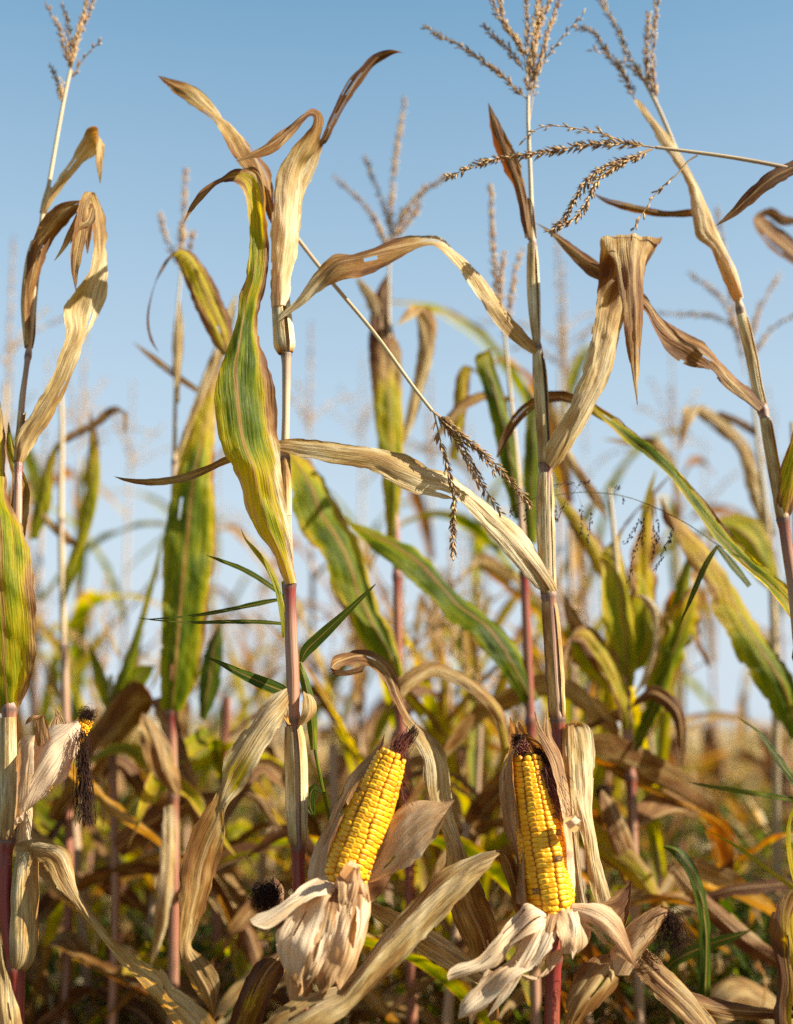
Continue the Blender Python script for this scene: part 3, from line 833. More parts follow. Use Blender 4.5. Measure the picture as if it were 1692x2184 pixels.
# lower leaf twisting down to the left, with torn collar
leaf_e(B, YB, [(612, 1468, -2, 616, 1500, -2.6, .3), (590, 1476, -2.6, 604, 1535, -3.4, .5), (562, 1500, -3, 590, 1562, -4.5, .6), (530, 1545, -3.4, 566, 1598, -5, .6), (495, 1592, -4, 545, 1645, -5.6, .6), (476, 1630, -4.6, 512, 1690, -5.4, .4), (474, 1668, -5, 482, 1725, -5.6, .3), (450, 1710, -5.4, 480, 1785, -4.4, .5), (415, 1760, -5.6, 470, 1835, -3.8, .6), (394, 1825, -5.8, 455, 1875, -3.6, .7),
               (384, 1885, -6, 441, 1935, -3.6, .7), (381, 1960, -6, 417, 1985, -4, .6), (384, 2035, -6, 408, 2018, -5, .4), (404, 2095, -6, 440, 2045, -6, .6), (425, 2128, -6, 465, 2085, -7, .6), (442, 2150, -6, 466, 2120, -7, .4), (452, 2176, -6, 461, 2162, -7)],
       g=[(0, -.3), (.15, .25), (.3, .3), (.42, -.2), (1, -.5)], b=[(0, .25), (.15, -.1), (.35, .0), (.45, .45), (1, .3)], p=[(0, .3), (.2, .6), (.4, .4), (1, .15)], edge=.25, ripple=.003)
leaf_e(B, YB, [(612, 1540, -1.6, 622, 1546, -1.8, .2), (598, 1510, -2.4, 618, 1536, -2.6, .2), (596, 1484, -2.4, 614, 1500, -2.4), tip(606, 1470, -2)], g=-.4, b=.1, p=.6, rib=False, name='collar', ripple=.002)
leaf_e(B, YB, [(636, 1546, -1.2, 648, 1548, -1.2, .3), (642, 1518, -1.6, 674, 1520, -.8, .5), (644, 1490, -1, 672, 1496, -.4, .4), (646, 1476, 0, 660, 1482, 0)], g=-.4, b=.2, p=.5, rib=False, name='collar', ripple=.002)
# snapped tassel hanging on its stem
mb = MB()
S = cr([at(606, 470, YB + .06), at(640, 515, YB + .055), at(700, 592, YB + .03), at(800, 712, YB), at(880, 822, YB - .01), at(922, 876, YB - .01)], 40)
tube(mb, S, np.linspace(.0027, .0021, 40), 8, np.tile((.05, 0, 0), (40, 1)), v0=2.2)
mb.build('tassel_stem', M_STALK, B)
tassel(B, YB, [[(921, 875), (971, 920), (1006, 985), (1036, 1045), (1066, 1090), {'dense': 3}], [(921, 875), (955, 905), (996, 940), (1046, 980), (1096, 1035), (1128, 1074)], [(926, 880), (941, 945), (956, 1005), (970, 1065), (967, 1130), (968, 1186)],
               [(935, 890), (975, 945), (1000, 990), (1020, 1030)], [(930, 880), (985, 930), (1020, 960), (1050, 1000)]], 8, d0=-1, size=.0105, spread=20, pitch=.0058)
# ear
EB = empty('ear', at(740, 1890, YB - .03) - world_loc(B), B)
cob(EB, at(728, 1893, YB - .045), at(836, 1612, YB - .03), .0535, 21, rows=16)
leaf_e(EB, YB - .03, [(655, 1885, -1, 700, 1900, -2.4, .2), (664, 1833, 0, 698, 1822, -2.2, -.3), (686, 1781, 1, 716, 1768, -2, -.4), (708, 1736, 1.4, 734, 1722, -2, -.4), (726, 1701, 1.6, 752, 1682, -1.6, -.4), (748, 1651, 1.8, 776, 1651, -1, -.3), (788, 1611, 1.6, 800, 1618, -.4), (806, 1588, 1.2, 815, 1596, .4), tip(820, 1567, 1)], name='husk', mat=M_HUSK, crumple=.0014, crease=.0008, jag=.0018, rib=False, g=-.4, b=[(0, .1), (.6, .25), (1, .5)], p=[(0, .3), (1, .0)], ripple=.001)
leaf_e(EB, YB + .005, [(690, 1890, 0, 800, 1895, 0, -.5), (700, 1800, 1, 824, 1790, 1, -1), (735, 1720, 1.4, 858, 1720, 1.4, -1), (770, 1650, 1.6, 866, 1660, 1.4, -.8), (815, 1606, 1, 866, 1610, 1), tip(872, 1572, .6)], name='husk', mat=M_HUSK, crumple=.0014, crease=.0008, jag=.0018, rib=False, g=-.4, b=.55, p=0)
leaf_e(EB, YB - .03, [(772, 1876, -2, 790, 1882, -1.5, .3), (790, 1822, -1.5, 838, 1866, -2.5, .5), (806, 1783, -1, 868, 1850, -3, .8), (828, 1744, -.6, 893, 1830, -3.6, .9), (862, 1716, -.4, 920, 1797, -4, .9), (905, 1710, -1, 942, 1758, -4, .7), (940, 1712, -1.8, 956, 1732, -3.6, .4), tip(970, 1706, -3)], name='husk', mat=M_HUSK, crumple=.0014, crease=.0008, jag=.0018, rib=False, g=-.4, b=[(0, -.1), (.6, .1), (.8, .3), (1, .45)], p=[(0, .5), (.6, .3), (1, .1)], rnd=.5)
leaf_e(EB, YB - .02, [(750, 1890, -1, 780, 1930, -1), (775, 1872, 0, 800, 1918, -.6, .3), (805, 1870, 0, 822, 1895, -.6, .3), tip(834, 1868, 0)], name='husk', mat=M_HUSK, crumple=.0014, crease=.0008, jag=.0018, rib=False, g=-.4, b=.6, p=0)
leaf_e(EB, YB - .065, [(716, 1920, 0, 790, 1925, 0, .4), (714, 1885, -.4, 784, 1900, -.4, .7), (726, 1862, -1, 776, 1880, -.8, .8), (738, 1844, -1.8, 770, 1860, -1.4, .6), (748, 1836, -2.6, 768, 1848, -2.2, .4), (742, 1846, -3.4, 760, 1852, -3.2)], name='husk', mat=M_HUSK, crumple=.0014, crease=.0008, jag=.0018, rib=False, g=-.3, p=.3, b=0, ripple=.002)
leaf_e(EB, YB - .06, [(724, 1870, .4, 722, 1908, -.6, .3), (690, 1872, .2, 695, 1906, -2.4, .2), (655, 1884, -.6, 664, 1917, -3.6, -.2), (616, 1914, -2, 626, 1946, -4.4, .5), (580, 1938, -3, 592, 1968, -5, .4), (548, 1952, -3.6, 562, 1979, -5.2, .2), (532, 1962, -4, 540, 1972, -5)], name='husk', mat=M_HUSK, crumple=.0014, crease=.0008, jag=.0018, rib=False, g=-.4, p=[(0, .3), (.5, .7), (1, .8)], b=-.1, ripple=.0015, rnd=.5)
HS = dict(name='husk', mat=M_HUSK, rib=False, crumple=.0012, crease=.0007, jag=.002, g=-.4)
leaf_e(EB, YB - .06, [(676, 1893, 0, 716, 1898, -.6, .3), (645, 1915, -.4, 706, 1916, -2.2, .5), (605, 1960, -1.6, 684, 1966, -3.4, -.2), (588, 2004, -2.4, 668, 2018, -4.2, .4), (594, 2034, -2.6, 650, 2060, -4, -.3), (614, 2068, -2.8, 640, 2084, -3.6), tip(634, 2108, -3)], p=[(0, .2), (.4, 1.0), (.8, .7), (1, .2)], b=[(0, .1), (.5, -.3), (.85, .3), (1, .6)], ripple=.004, rnd=.5, ncross=24, **HS)
leaf_e(EB, YB - .068, [(694, 1895, 0, 724, 1895, 0, .2), (682, 1945, -1.6, 718, 1950, -2, .4), (664, 2010, -3, 702, 2020, -3.4, -.3), (648, 2062, -3.6, 680, 2074, -3.8, .2), (646, 2094, -3.4, 660, 2100, -3.4), tip(648, 2122, -3.2)], p=[(0, .0), (.5, .5), (1, .3)], b=[(0, .2), (.5, .0), (1, .4)], ripple=.003, rnd=.4, **HS)
leaf_e(EB, YB - .062, [(726, 1885, -.4, 752, 1888, -.4, .3), (724, 1930, -2, 752, 1934, -2.6, -.3), (714, 1985, -3, 744, 1990, -3.6, .4), (694, 2040, -3.4, 730, 2052, -3.8, -.3), (672, 2080, -3.2, 716, 2088, -3.4, .3), (676, 2102, -3, 704, 2108, -3), tip(684, 2120, -3)], p=[(0, .2), (.5, .6), (1, .2)], b=[(0, .1), (.6, .0), (1, .5)], ripple=.003, rnd=.4, **HS)
leaf_e(EB, YB - .058, [(746, 1886, -.4, 784, 1886, .4, .3), (744, 1930, -2, 792, 1926, -.2, .5), (736, 1985, -3, 778, 1985, -.8, -.3), (722, 2040, -3.4, 764, 2044, -1.4, .3), (712, 2084, -3, 742, 2088, -2), tip(724, 2112, -2.6)], p=[(0, .1), (.5, .2), (1, 0)], b=[(0, .1), (.5, .15), (1, .5)], ripple=.003, rnd=.4, **HS)
leaf_e(EB, YB - .055, [(752, 1890, -1, 778, 1894, .4, .3), (760, 1925, -2, 792, 1935, -.4, .4), (758, 1985, -3, 776, 1990, -1, .3), tip(750, 2050, -2)], name='husk', mat=M_HUSK, crumple=.0014, crease=.0008, jag=.0018, rib=False, g=-.4, p=.7, b=-.2)
leaf_e(EB, YB - .03, [(604, 2030, 0, 660, 2060, 0, .8), (606, 2080, 0, 664, 2090, 0, 1), (615, 2130, 0, 660, 2135, 0, .8), tip(640, 2200)], name='husk', mat=M_HUSK, crumple=.0014, crease=.0008, jag=.0018, rib=False, g=-.4, b=.3, p=.2)
HK = dict(name='husk', mat=M_HUSK, rib=False, crumple=.0014, jag=.002, crease=.0008, g=-.4)
leaf_e(EB, YB - .066, [(706, 1905, 0, 728, 1900, -.4), (700, 1960, -2, 722, 1962, -2.4, .3), (684, 2010, -3.4, 706, 2020, -3.6, -.2), (668, 2062, -4, 680, 2066, -4), tip(655, 2090, -4)], p=.8, b=-.1, **HK)
leaf_e(EB, YB - .07, [(726, 1858, 0, 748, 1880, 0), (720, 1876, -1, 744, 1900, -1, .3), (722, 1900, -1.4, 738, 1924, -1.4), tip(724, 1940, -1.2)], p=.1, b=.15, **HK)
leaf_e(EB, YB - .072, [(744, 1868, 0, 770, 1866, 0), (740, 1892, -.8, 766, 1896, -.8, .3), (738, 1918, -1, 756, 1926, -1), tip(742, 1944, -1)], p=.0, b=.2, **HK)
leaf_e(EB, YB - .05, [(640, 1920, 0, 664, 1926, 0), (622, 1975, -.6, 640, 1990, -.6, .2), (610, 2040, -.8, 622, 2046, -.8), tip(608, 2078, -.6)], p=.2, b=.35, **HK)
leaf_e(EB, YB - .05, [(700, 2040, 0, 728, 2052, 0), (688, 2086, -.4, 712, 2100, -.4, .3), (680, 2128, -.4, 690, 2130, -.4), tip(676, 2150, -.4)], p=.4, b=.2, **HK)
silk_clump(EB, at(843, 1606, YB - .03), .010, 31, 130, mat=M_SILKRED, hang=(.4, 0, .6), ln=.022, rad=.0006)
silk_clump(EB, at(866, 1584, YB - .03), .006, 32, 40, hang=(.5, 0, .8), ln=.02, rad=.0006)
silk_clump(EB, at(858, 1670, YB - .035), .006, 33, 14, mat=M_SILKRED, hang=(.3, -.2, -.6), ln=.04, rad=.00022)
# second, dark ear low behind
EB2 = empty('ear', at(585, 1960, YB + .02) - world_loc(B), B)
leaf_e(EB2, YB + .03, [(590, 2030, 0, 640, 2030, 0, 1), (585, 1970, 0, 630, 1965, 0, 1.2), (572, 1920, 0, 618, 1905, 0, 1.2), (572, 1890, 0, 602, 1885, 0, .6), tip(585, 1870)], name='husk', mat=M_HUSK, crumple=.0014, crease=.0008, jag=.0018, rib=False, b=.6, g=-.4, p=0)
silk_clump(EB2, at(568, 1912, YB + .01), .014, 35, 170, ln=.05, rad=.0006)

# --- right of centre plant with the second ear
YC = 1.50
C_ = plant(1185, YC, 'front maize plant with a full upright tassel and an upright open yellow ear', GRP1)
stalk(C_, YC, [(1127, 205, 4, 8), (1127, 270, 3, 8.5), (1131, 360, 3, 9.5), (1134, 445, 2.5, 11), (1136, 511, 2, 15), (1138, 587, 2, 20), (1142, 680, 1, 18), (1146, 735, 1, 17), (1151, 790, 1, 24), (1155, 850, .6, 27), (1161, 950, .4, 26), (1164, 991, 0, 26, .3), (1166, 1060, 0, 29), (1168, 1150, 0, 30), (1171, 1262, 0, 29, .3),
               (1176, 1330, 0, 31, .5), (1182, 1430, 0, 32, .42), (1190, 1530, 0, 28, .4), (1191, 1560, 0, 27, .75), (1190, 1700, 0, 28, .8), (1184, 1950, 0, 29, .85), (1181, 2080, 0, 31, .95), (1178, 2184, 0, 32, .95)],
      nodes=[(1136, 511), (1146, 738), (1164, 991), (1172, 1270), (1190, 1535), (1181, 2045)])
sheath(C_, YC, [(1136, 509, 2, 19), (1132, 480, 2, 23), (1128, 440, 2.5, 21), (1124, 420, 2.5, 15)], a0=60, span=230, b=.5, g=-.4)
sheath(C_, YC, [(1146, 736, 1, 15), (1142, 680, 1, 24), (1139, 620, 1.6, 28), (1137, 560, 2, 26), (1136, 520, 2, 19)], a0=40, span=330, b=.0, p=.6)
sheath(C_, YC, [(1164, 988, 0, 28), (1160, 920, 0, 28), (1155, 840, 0, 31), (1151, 780, .6, 29), (1148, 752, 1, 21)], a0=50, span=325, b=[(0, .2), (.4, .05), (1, 0)], p=.55)
sheath(C_, YC, [(1171, 1266, 0, 33), (1168, 1200, 0, 36), (1165, 1120, 0, 37), (1164, 1050, 0, 35), (1164, 1010, 0, 29)], a0=40, span=325, b=.05, p=.55)
sheath(C_, YC, [(1190, 1530, 0, 33), (1186, 1460, 0, 37), (1181, 1380, 0, 36), (1175, 1310, 0, 35), (1172, 1284, 0, 30)], a0=30, span=320, b=[(0, .25), (1, .15)], p=.3)
leaf_e(C_, YC, [(1121, 508, 1, 1136, 508, 1), (1112, 470, 1, 1131, 470, 1, .4), (1104, 426, 1.4, 1125, 420, 1, .3), (1097, 400, 1.6, 1118, 390, 1.2, .3), (1076, 365, 2, 1112, 355, 1, .6), (1062, 335, 2, 1102, 325, 1, .7), (1050, 300, 2, 1080, 290, 1, .5), (1044, 254, 2, 1061, 252, 1.6, .2), tip(1042, 219, 2)], g=-.4, b=[(0, .5), (.5, .55), (1, .75)], p=.1)
# arching leaf to the left
leaf_e(C_, YC, [(1138, 756, 0, 1151, 744, .6, .2), (1111, 740, -.6, 1129, 720, .6, .5), (1066, 696, -1.4, 1089, 674, .4, .6), (1027, 647, -2, 1049, 619, .2, .6), (988, 586, -2.6, 1006, 564, 0, .5), (962, 556, -3, 973, 532, -.4, .5), (929, 530, -4, 941, 508, -1, .4), (896, 530, -4.4, 902, 505, -1.4, .3), (846, 551, -5.4, 846, 513, -2, .5), (802, 571, -6, 794, 531, -2.6, .6), (768, 586, -6.4, 750, 539, -3, .5),
               (738, 596, -6.6, 708, 541, -3.6, .5), (690, 618, -6.4, 670, 580, -4.6, .3), (646, 650, -6.2, 631, 638, -5.4, .2), (612, 672, -6, 606, 663, -5.6), tip(589, 688, -6)],
       g=-.5, b=[(0, .3), (.2, .0), (.38, -.1), (.5, .2), (.62, .6), (.8, .4), (.86, -.1), (1, 0)], p=[(0, .4), (.3, .6), (.55, .25), (.8, .2), (.87, .7), (1, .6)], ncross=16)
# wide leaf folded over at the top like a flag
leaf_e(C_, YC, [(1160, 985, -.6, 1183, 1002, -1, .4), (1168, 945, -1, 1216, 960, -1, .8), (1193, 900, -1.4, 1258, 890, -.8, .9), (1219, 852, -1.6, 1284, 840, -.4, .8), (1240, 797, -1.8, 1304, 797, 0, .7), (1257, 736, -1.8, 1322, 722, .2, .8), (1267, 674, -1.4, 1338, 665, .6, .8, .6), (1277, 610, -.8, 1360, 605, 1, .5, .6), (1280, 550, -.4, 1392, 545, 1.2), (1282, 514, -.6, 1411, 511, 1, -.4),
               (1284, 504, -1.6, 1413, 507, 0, -.3), (1288, 518, -3.4, 1407, 519, -1.4, .4), (1305, 558, -4.6, 1384, 545, -2.6, .8), (1318, 619, -5, 1378, 590, -3.4, 1.0), (1330, 690, -5, 1374, 668, -3.6, .9), (1339, 745, -4.8, 1368, 735, -3.8, .6), (1348, 794, -4.6, 1363, 797, -4, .3), (1354, 830, -4.4, 1360, 832, -4.2), tip(1360, 864, -4.2)],
       g=[(0, -.15), (.2, -.1), (.5, -.4)], b=[(0, .0), (.3, .0), (.42, .35), (.52, .6), (.56, .15), (.7, .5), (1, .4)], p=[(0, .5), (.4, .5), (.5, .1), (.57, .7), (.7, .3), (1, .3)], ncross=22, crease=.0012)
# leaf crossing to the left behind the green leaf
leaf_e(C_, YC, [(1167, 1273, -.4, 1190, 1258, -.6, .3), (1149, 1258, -1, 1176, 1224, -.8, .6), (1106, 1214, -1.6, 1142, 1168, -.8, .7), (1059, 1160, -2.2, 1102, 1117, -1, .7), (1017, 1107, -2.8, 1058, 1091, -1.2, .5), (986, 1073, -3.4, 1001, 1047, -1.6, .4), (945, 1063, -4, 957, 1014, -2, .6), (895, 1056, -4.4, 911, 994, -2.6, .7), (845, 1038, -4.6, 859, 969, -3.2, .8), (798, 1006, -4.8, 802, 956, -3.8, .7), (702, 987, -5, 716, 942, -4.6, .4), (640, 973, -4.9, 650, 937, -4.8, .1), (597, 962, -4.7, 598, 938, -4.7),
               (560, 968, -4.4, 562, 950, -4.4), (482, 990, -4.6, 478, 975, -4.6), (440, 1010, -4.4, 438, 994, -4.4), (380, 1030, -4, 378, 1014, -4), (312, 1035, -4, 318, 1021, -4), (268, 1027, -4, 272, 1020, -4), tip(243, 1016, -4)],
       g=-.5, b=[(0, .2), (.1, -.1), (.3, -.1), (.42, .2), (.6, .1), (.7, .3), (.8, .5), (1, .4)], p=[(0, .4), (.1, .75), (.28, .7), (.45, .4), (.65, .4), (1, .3)], ncross=18, n=130)
tassel(C_, YC, [[(1127, 213), (1124, 60), (1121, -60), {'dense': 3}], [(1127, 213), (1098, 187), (1060, 152), (1003, 111), (946, 79), (908, 59)], [(1117, 149), (1086, 105), (1057, 83), (1035, 57)], [(1121, 127), (1098, 83), (1073, 41), (1066, -4)], [(1121, 111), (1086, 64), (1060, 25), (1051, 4)],
                [(1129, 178), (1143, 111), (1149, 48), (1153, -20)], [(1131, 191), (1152, 127), (1171, 64), (1196, -8)], [(1131, 203), (1159, 133), (1187, 95), (1213, 64), (1241, 35), {'dense': 1}], [(1129, 262), (1134, 225), (1139, 200), (1143, 178), {'dense': 1, 'bare': .5}], [(1128, 165), (1137, 100), (1143, 30), (1146, -30)], [(1126, 150), (1140, 80), (1165, 20), (1178, -20)]], 9, d0=4, size=.0098, spread=22)
# ear
YE = YC - .055
EC = empty('ear', at(1180, 1960, YE) - world_loc(C_), C_)
cob(EC, at(1181, 1956, YE), at(1125, 1612, YE + .012), .0555, 22, rows=16, tiptaper=.60)
leaf_e(EC, YE, [(1100, 1925, 1, 1124, 1935, -1.6, .2), (1098, 1830, 1.6, 1112, 1800, -1.2, -.3), (1081, 1785, 1.8, 1106, 1760, -1, -.4), (1069, 1728, 2, 1101, 1700, -.8, -.4), (1063, 1679, 2.2, 1099, 1655, -.6, -.4), (1072, 1631, 2.4, 1098, 1610, -.4, -.4), (1084, 1585, 2.4, 1114, 1570, 0, -.4), (1087, 1550, 2.2, 1100, 1548, 1), tip(1088, 1530, 1.8)], name='husk', mat=M_HUSK, crumple=.0014, crease=.0008, jag=.0018, rib=False, g=-.5, b=[(0, .2), (.5, .45), (.85, .3), (1, .4)], p=.1, ripple=.001)
leaf_e(EC, YE + .02, [(1110, 1930, 0, 1222, 1935, 0, -.6), (1100, 1800, 1, 1214, 1800, 1, -1), (1088, 1680, 1, 1200, 1690, 1, -1), (1090, 1610, 1, 1165, 1600, 1, -.8), (1092, 1560, .6, 1122, 1560, .6), (1102, 1540, .5, 1108, 1540, .5)], name='husk', mat=M_HUSK, crumple=.0014, crease=.0008, jag=.0018, rib=False, g=-.3, b=.5, p=0)
leaf_e(EC, YE, [(1205, 1945, -1, 1226, 1935, .6, .3), (1212, 1845, -1.6, 1226, 1860, .6, .3), (1203, 1770, -1.8, 1219, 1785, .6, .4), (1191, 1694, -1.6, 1213, 1706, .8, .5), (1170, 1625, -1, 1206, 1658, 1, .6), (1150, 1583, -.4, 1190, 1610, 1, .6), (1140, 1552, 0, 1162, 1567, .8, .4), tip(1141, 1517, .4)], name='husk', mat=M_HUSK, crumple=.0014, crease=.0008, jag=.0018, rib=False, g=-.5, b=[(0, -.2), (.4, .1), (.7, .35), (1, .5)], p=[(0, .7), (.4, .4), (1, 0)])
leaf_e(EC, YE + .02, [(1175, 1680, 0, 1212, 1690, .4, .4), (1164, 1610, 0, 1200, 1612, .6, .4), (1157, 1560, 0, 1178, 1568, .5, .3), tip(1166, 1512, .2)], name='husk', mat=M_HUSK, crumple=.0014, crease=.0008, jag=.0018, rib=False, g=-.4, b=.35, p=.2)
leaf_e(EC, YE - .02, [(1203, 1752, 0, 1222, 1775, 0), (1208, 1742, -.8, 1232, 1772, -.8), (1218, 1738, -1.4, 1238, 1765, -1.4, .3), (1228, 1740, -1.8, 1239, 1752, -1.6), (1218, 1748, -2.2, 1230, 1760, -2.2), (1206, 1756, -1.8, 1216, 1770, -1.8)], name='husk', mat=M_HUSK, crumple=.0014, crease=.0008, jag=.0018, rib=False, g=-.4, p=.6, b=-.1, n=30)
leaf_e(EC, YE, [(1166, 1948, -2, 1168, 1956, -1.6, .2), (1126, 1925, -2.2, 1150, 1982, -4.2, .4), (1097, 1953, -2.4, 1090, 2022, -5.4, -.3), (1061, 1995, -4, 1066, 2056, -5, .6), (1020, 2044, -4.8, 1026, 2072, -5.2, .4), (985, 2054, -5.4, 990, 2084, -5.4, .3), (958, 2064, -5.8, 966, 2092, -5.2, .2), (952, 2078, -6, 958, 2094, -5.4)], name='husk', mat=M_HUSK, crumple=.0014, crease=.0008, jag=.0018, rib=False, g=-.4, p=[(0, .8), (.3, .7), (.5, .3), (1, .6)], b=-.1, rnd=.5, ripple=.002, ncross=18)
leaf_e(EC, YE, [(1146, 1958, -2.2, 1196, 1956, -2.2, .4), (1110, 2005, -2.8, 1184, 2000, -4.4, .5), (1086, 2040, -3.4, 1146, 2055, -5.4, -.3), (1046, 2072, -4.2, 1107, 2086, -6, .5), (1010, 2106, -5, 1062, 2130, -6, -.3), (984, 2140, -5.2, 1020, 2160, -5.6, .4), tip(978, 2174, -5.4)], name='husk', mat=M_HUSK, crumple=.0014, crease=.0008, jag=.0018, rib=False, g=-.4, p=[(0, .3), (.4, .6), (1, .7)], b=-.1, rnd=.7, ripple=.0025, ncross=18)
leaf_e(EC, YE, [(1186, 1946, -2, 1228, 1938, -1.8, .4), (1189, 1970, -3.4, 1248, 1958, -1.8, .4), (1190, 2000, -4.4, 1262, 1986, -2.2, .5), (1194, 2024, -3.6, 1254, 2016, -3, .6), (1206, 2036, -3.4, 1236, 2032, -3, .2)], name='husk', mat=M_HUSK, crumple=.0014, crease=.0008, jag=.0018, rib=False, g=-.4, p=.35, b=0, rnd=.5, ripple=.001, ncross=18)
leaf_e(EC, YE, [(1216, 1952, -1.6, 1221, 1928, -1.4, .2), (1258, 1984, -2.6, 1277, 1928, -1.6, .8), (1296, 2020, -3.2, 1317, 1954, -1.8, .7), (1328, 2042, -3.4, 1341, 2008, -2.4, .4), tip(1358, 2064, -3)], name='husk', mat=M_HUSK, crumple=.0014, crease=.0008, jag=.0018, rib=False, g=-.4, b=[(0, .0), (.4, .3), (1, .6)], p=[(0, .4), (.5, .1), (1, 0)], rnd=.7)
leaf_e(EC, YE + .02, [(1240, 1950, 0, 1250, 1928, 0), (1290, 1985, 0, 1290, 1924, .6, .5), (1328, 1990, 0, 1322, 1898, 1, .5), (1345, 1940, 0, 1340, 1884, 1), tip(1347, 1876, 1)], name='husk', mat=M_HUSK, crumple=.0014, crease=.0008, jag=.0018, rib=False, g=-.5, b=.5, p=.1)
leaf_e(EC, YE, [(1166, 2035, -1.5, 1204, 2024, -1.5, .4), (1160, 2072, -2.4, 1192, 2048, -2.4, .4), (1126, 2092, -2.8, 1160, 2080, -2.8, .3), tip(1110, 2078, -3)], name='husk', mat=M_HUSK, crumple=.0014, crease=.0008, jag=.0018, rib=False, g=-.4, p=.5)
leaf_e(EC, YE, [(1150, 1960, -3, 1180, 1958, -3), (1128, 2010, -4, 1150, 2020, -4.4, .3), (1098, 2060, -5, 1120, 2072, -5.4, -.2), (1066, 2118, -5.6, 1082, 2128, -5.8), tip(1040, 2170, -5.6)], p=.8, b=-.1, **HK)
leaf_e(EC, YE, [(1170, 1950, -2.8, 1194, 1950, -2.8), (1160, 1990, -3.8, 1184, 1996, -3.8, .3), (1150, 2030, -4.2, 1168, 2040, -4.2), tip(1150, 2066, -4.2)], p=.3, b=.15, **HK)
leaf_e(EC, YE, [(1040, 2066, -4, 1062, 2078, -4.4), (1010, 2118, -4.6, 1034, 2130, -5, .3), (1000, 2160, -4.8, 1016, 2166, -5), tip(1004, 2190, -5)], p=.6, b=.1, **HK)
leaf_e(EC, YE, [(1206, 1948, -2.4, 1232, 1944, -2.2), (1214, 1980, -3.4, 1240, 1978, -3, .3), (1216, 2014, -3.8, 1234, 2016, -3.4), tip(1222, 2046, -3.4)], p=.7, b=0, **HK)
silk_clump(EC, at(1112, 1592, YE + .004), .009, 41, 150, mat=M_SILKRED, ln=.032, rad=.0006)
silk_clump(EC, at(1106, 1578, YE + .004), .008, 42, 70, ln=.026, rad=.0006)
silk_clump(EC, at(1160, 1640, YE - .004), .008, 43, 80, hang=(.35, 0, -.9), ln=.060, rad=.0004, mat=M_SILKRED)
silk_clump(EC, at(1146, 1600, YE + .004), .008, 44, 60, hang=(.5, 0, -.8), ln=.05, rad=.0005)
# broad loose sheath behind the ear, catching the sun
leaf_e(C_, YC, [(1269, 1928, -1, 1306, 1920, 0, .4), (1254, 1861, -1, 1290, 1872, .4, .6), (1236, 1770, -1, 1278, 1820, .6, .7), (1224, 1710, -1, 1262, 1740, 1, .7), (1214, 1661, -1.2, 1266, 1660, 1, .6), (1206, 1600, -1.2, 1270, 1612, 1, .6), (1202, 1560, -1, 1265, 1562, .6, .4), (1206, 1544, -1, 1256, 1548, 0), (1222, 1538, -1.6, 1240, 1540, -.8)], g=[(0, -.1), (1, -.4)], b=[(0, .15), (.6, -.2), (.9, .3), (1, .5)], p=[(0, .4), (1, .7)], rib=False, ncross=20, crease=.0012, name='loose_sheath')
leaf_e(C_, YC - .01, [(1240, 1960, 0, 1256, 1960, 0), (1222, 1850, 0, 1240, 1850, 0, .4), (1208, 1740, 0, 1232, 1740, 0, .5), (1202, 1640, 0, 1226, 1640, 0, .5), (1200, 1552, 0, 1224, 1546, 0, .3)], g=-.5, b=.1, p=.4, rib=False, name='loose_sheath')
# small closed ear with dark silk, lower right
EC2 = empty('ear', at(1330, 2030, YE) - world_loc(C_), C_)
leaf_e(EC2, YE, [(1285, 2075, -1, 1345, 2080, -1, .8), (1308, 2020, -1, 1368, 2040, -1, 1.4), (1340, 1982, -1, 1394, 2008, -1, 1.5), (1374, 1950, -1, 1416, 1974, -1, 1.2), (1408, 1934, -1, 1426, 1954, -1, .6), tip(1424, 1940, -1)], name='husk', mat=M_HUSK, crumple=.0014, crease=.0008, jag=.0018, rib=False, g=-.4, b=[(0, .0), (.6, .1), (1, .5)], p=[(0, .5), (1, .4)], rnd=.9, ncross=18)
leaf_e(EC2, YE + .01, [(1300, 2030, 0, 1330, 2050, 0), (1335, 1980, 0, 1360, 2000, 0, .6), (1366, 1952, 0, 1390, 1965, 0, .4), tip(1412, 1928)], name='husk', mat=M_HUSK, crumple=.0014, crease=.0008, jag=.0018, rib=False, g=-.4, b=.5)
silk_clump(EC2, at(1426, 1955, YE - .01), .011, 45, 120, ln=.045, rad=.0005, hang=(.1, 0, -.35))
leaf_e(C_, YE, [(1325, 2022, 0, 1336, 2032, 0, .2), (1250, 2052, -1, 1328, 2082, -1, 1.2), (1220, 2095, -1.6, 1300, 2125, -2, 1.4), (1208, 2130, -2, 1262, 2160, -2.6, 1.2), (1203, 2184, -2, 1236, 2190, -2.6, .8), (1196, 2240, -2, 1226, 2240, -2)], g=-.5, b=[(0, .3), (.3, .35), (1, .4)], p=.25, ncross=18)
leaf_e(C_, YE, [(1345, 2056, 0, 1374, 2018, 1, .3), (1386, 2112, -.6, 1421, 2060, 1, .6), (1441, 2162, -1, 1471, 2108, 1, .6), (1490, 2210, -1, 1520, 2170, 1, .4), (1520, 2250, -1, 1560, 2230, 1)], g=-.5, b=.45, p=.2)
leaf_e(C_, YE, [(1380, 2090, 3, 1400, 2070, 3), (1470, 2148, 3, 1462, 2112, 3.6, .4), (1546, 2174, 3, 1546, 2134, 4, .5), (1646, 2174, 2.6, 1650, 2152, 3.4, .4), (1720, 2172, 2, 1720, 2160, 3)], g=-.5, b=.55, p=.15)
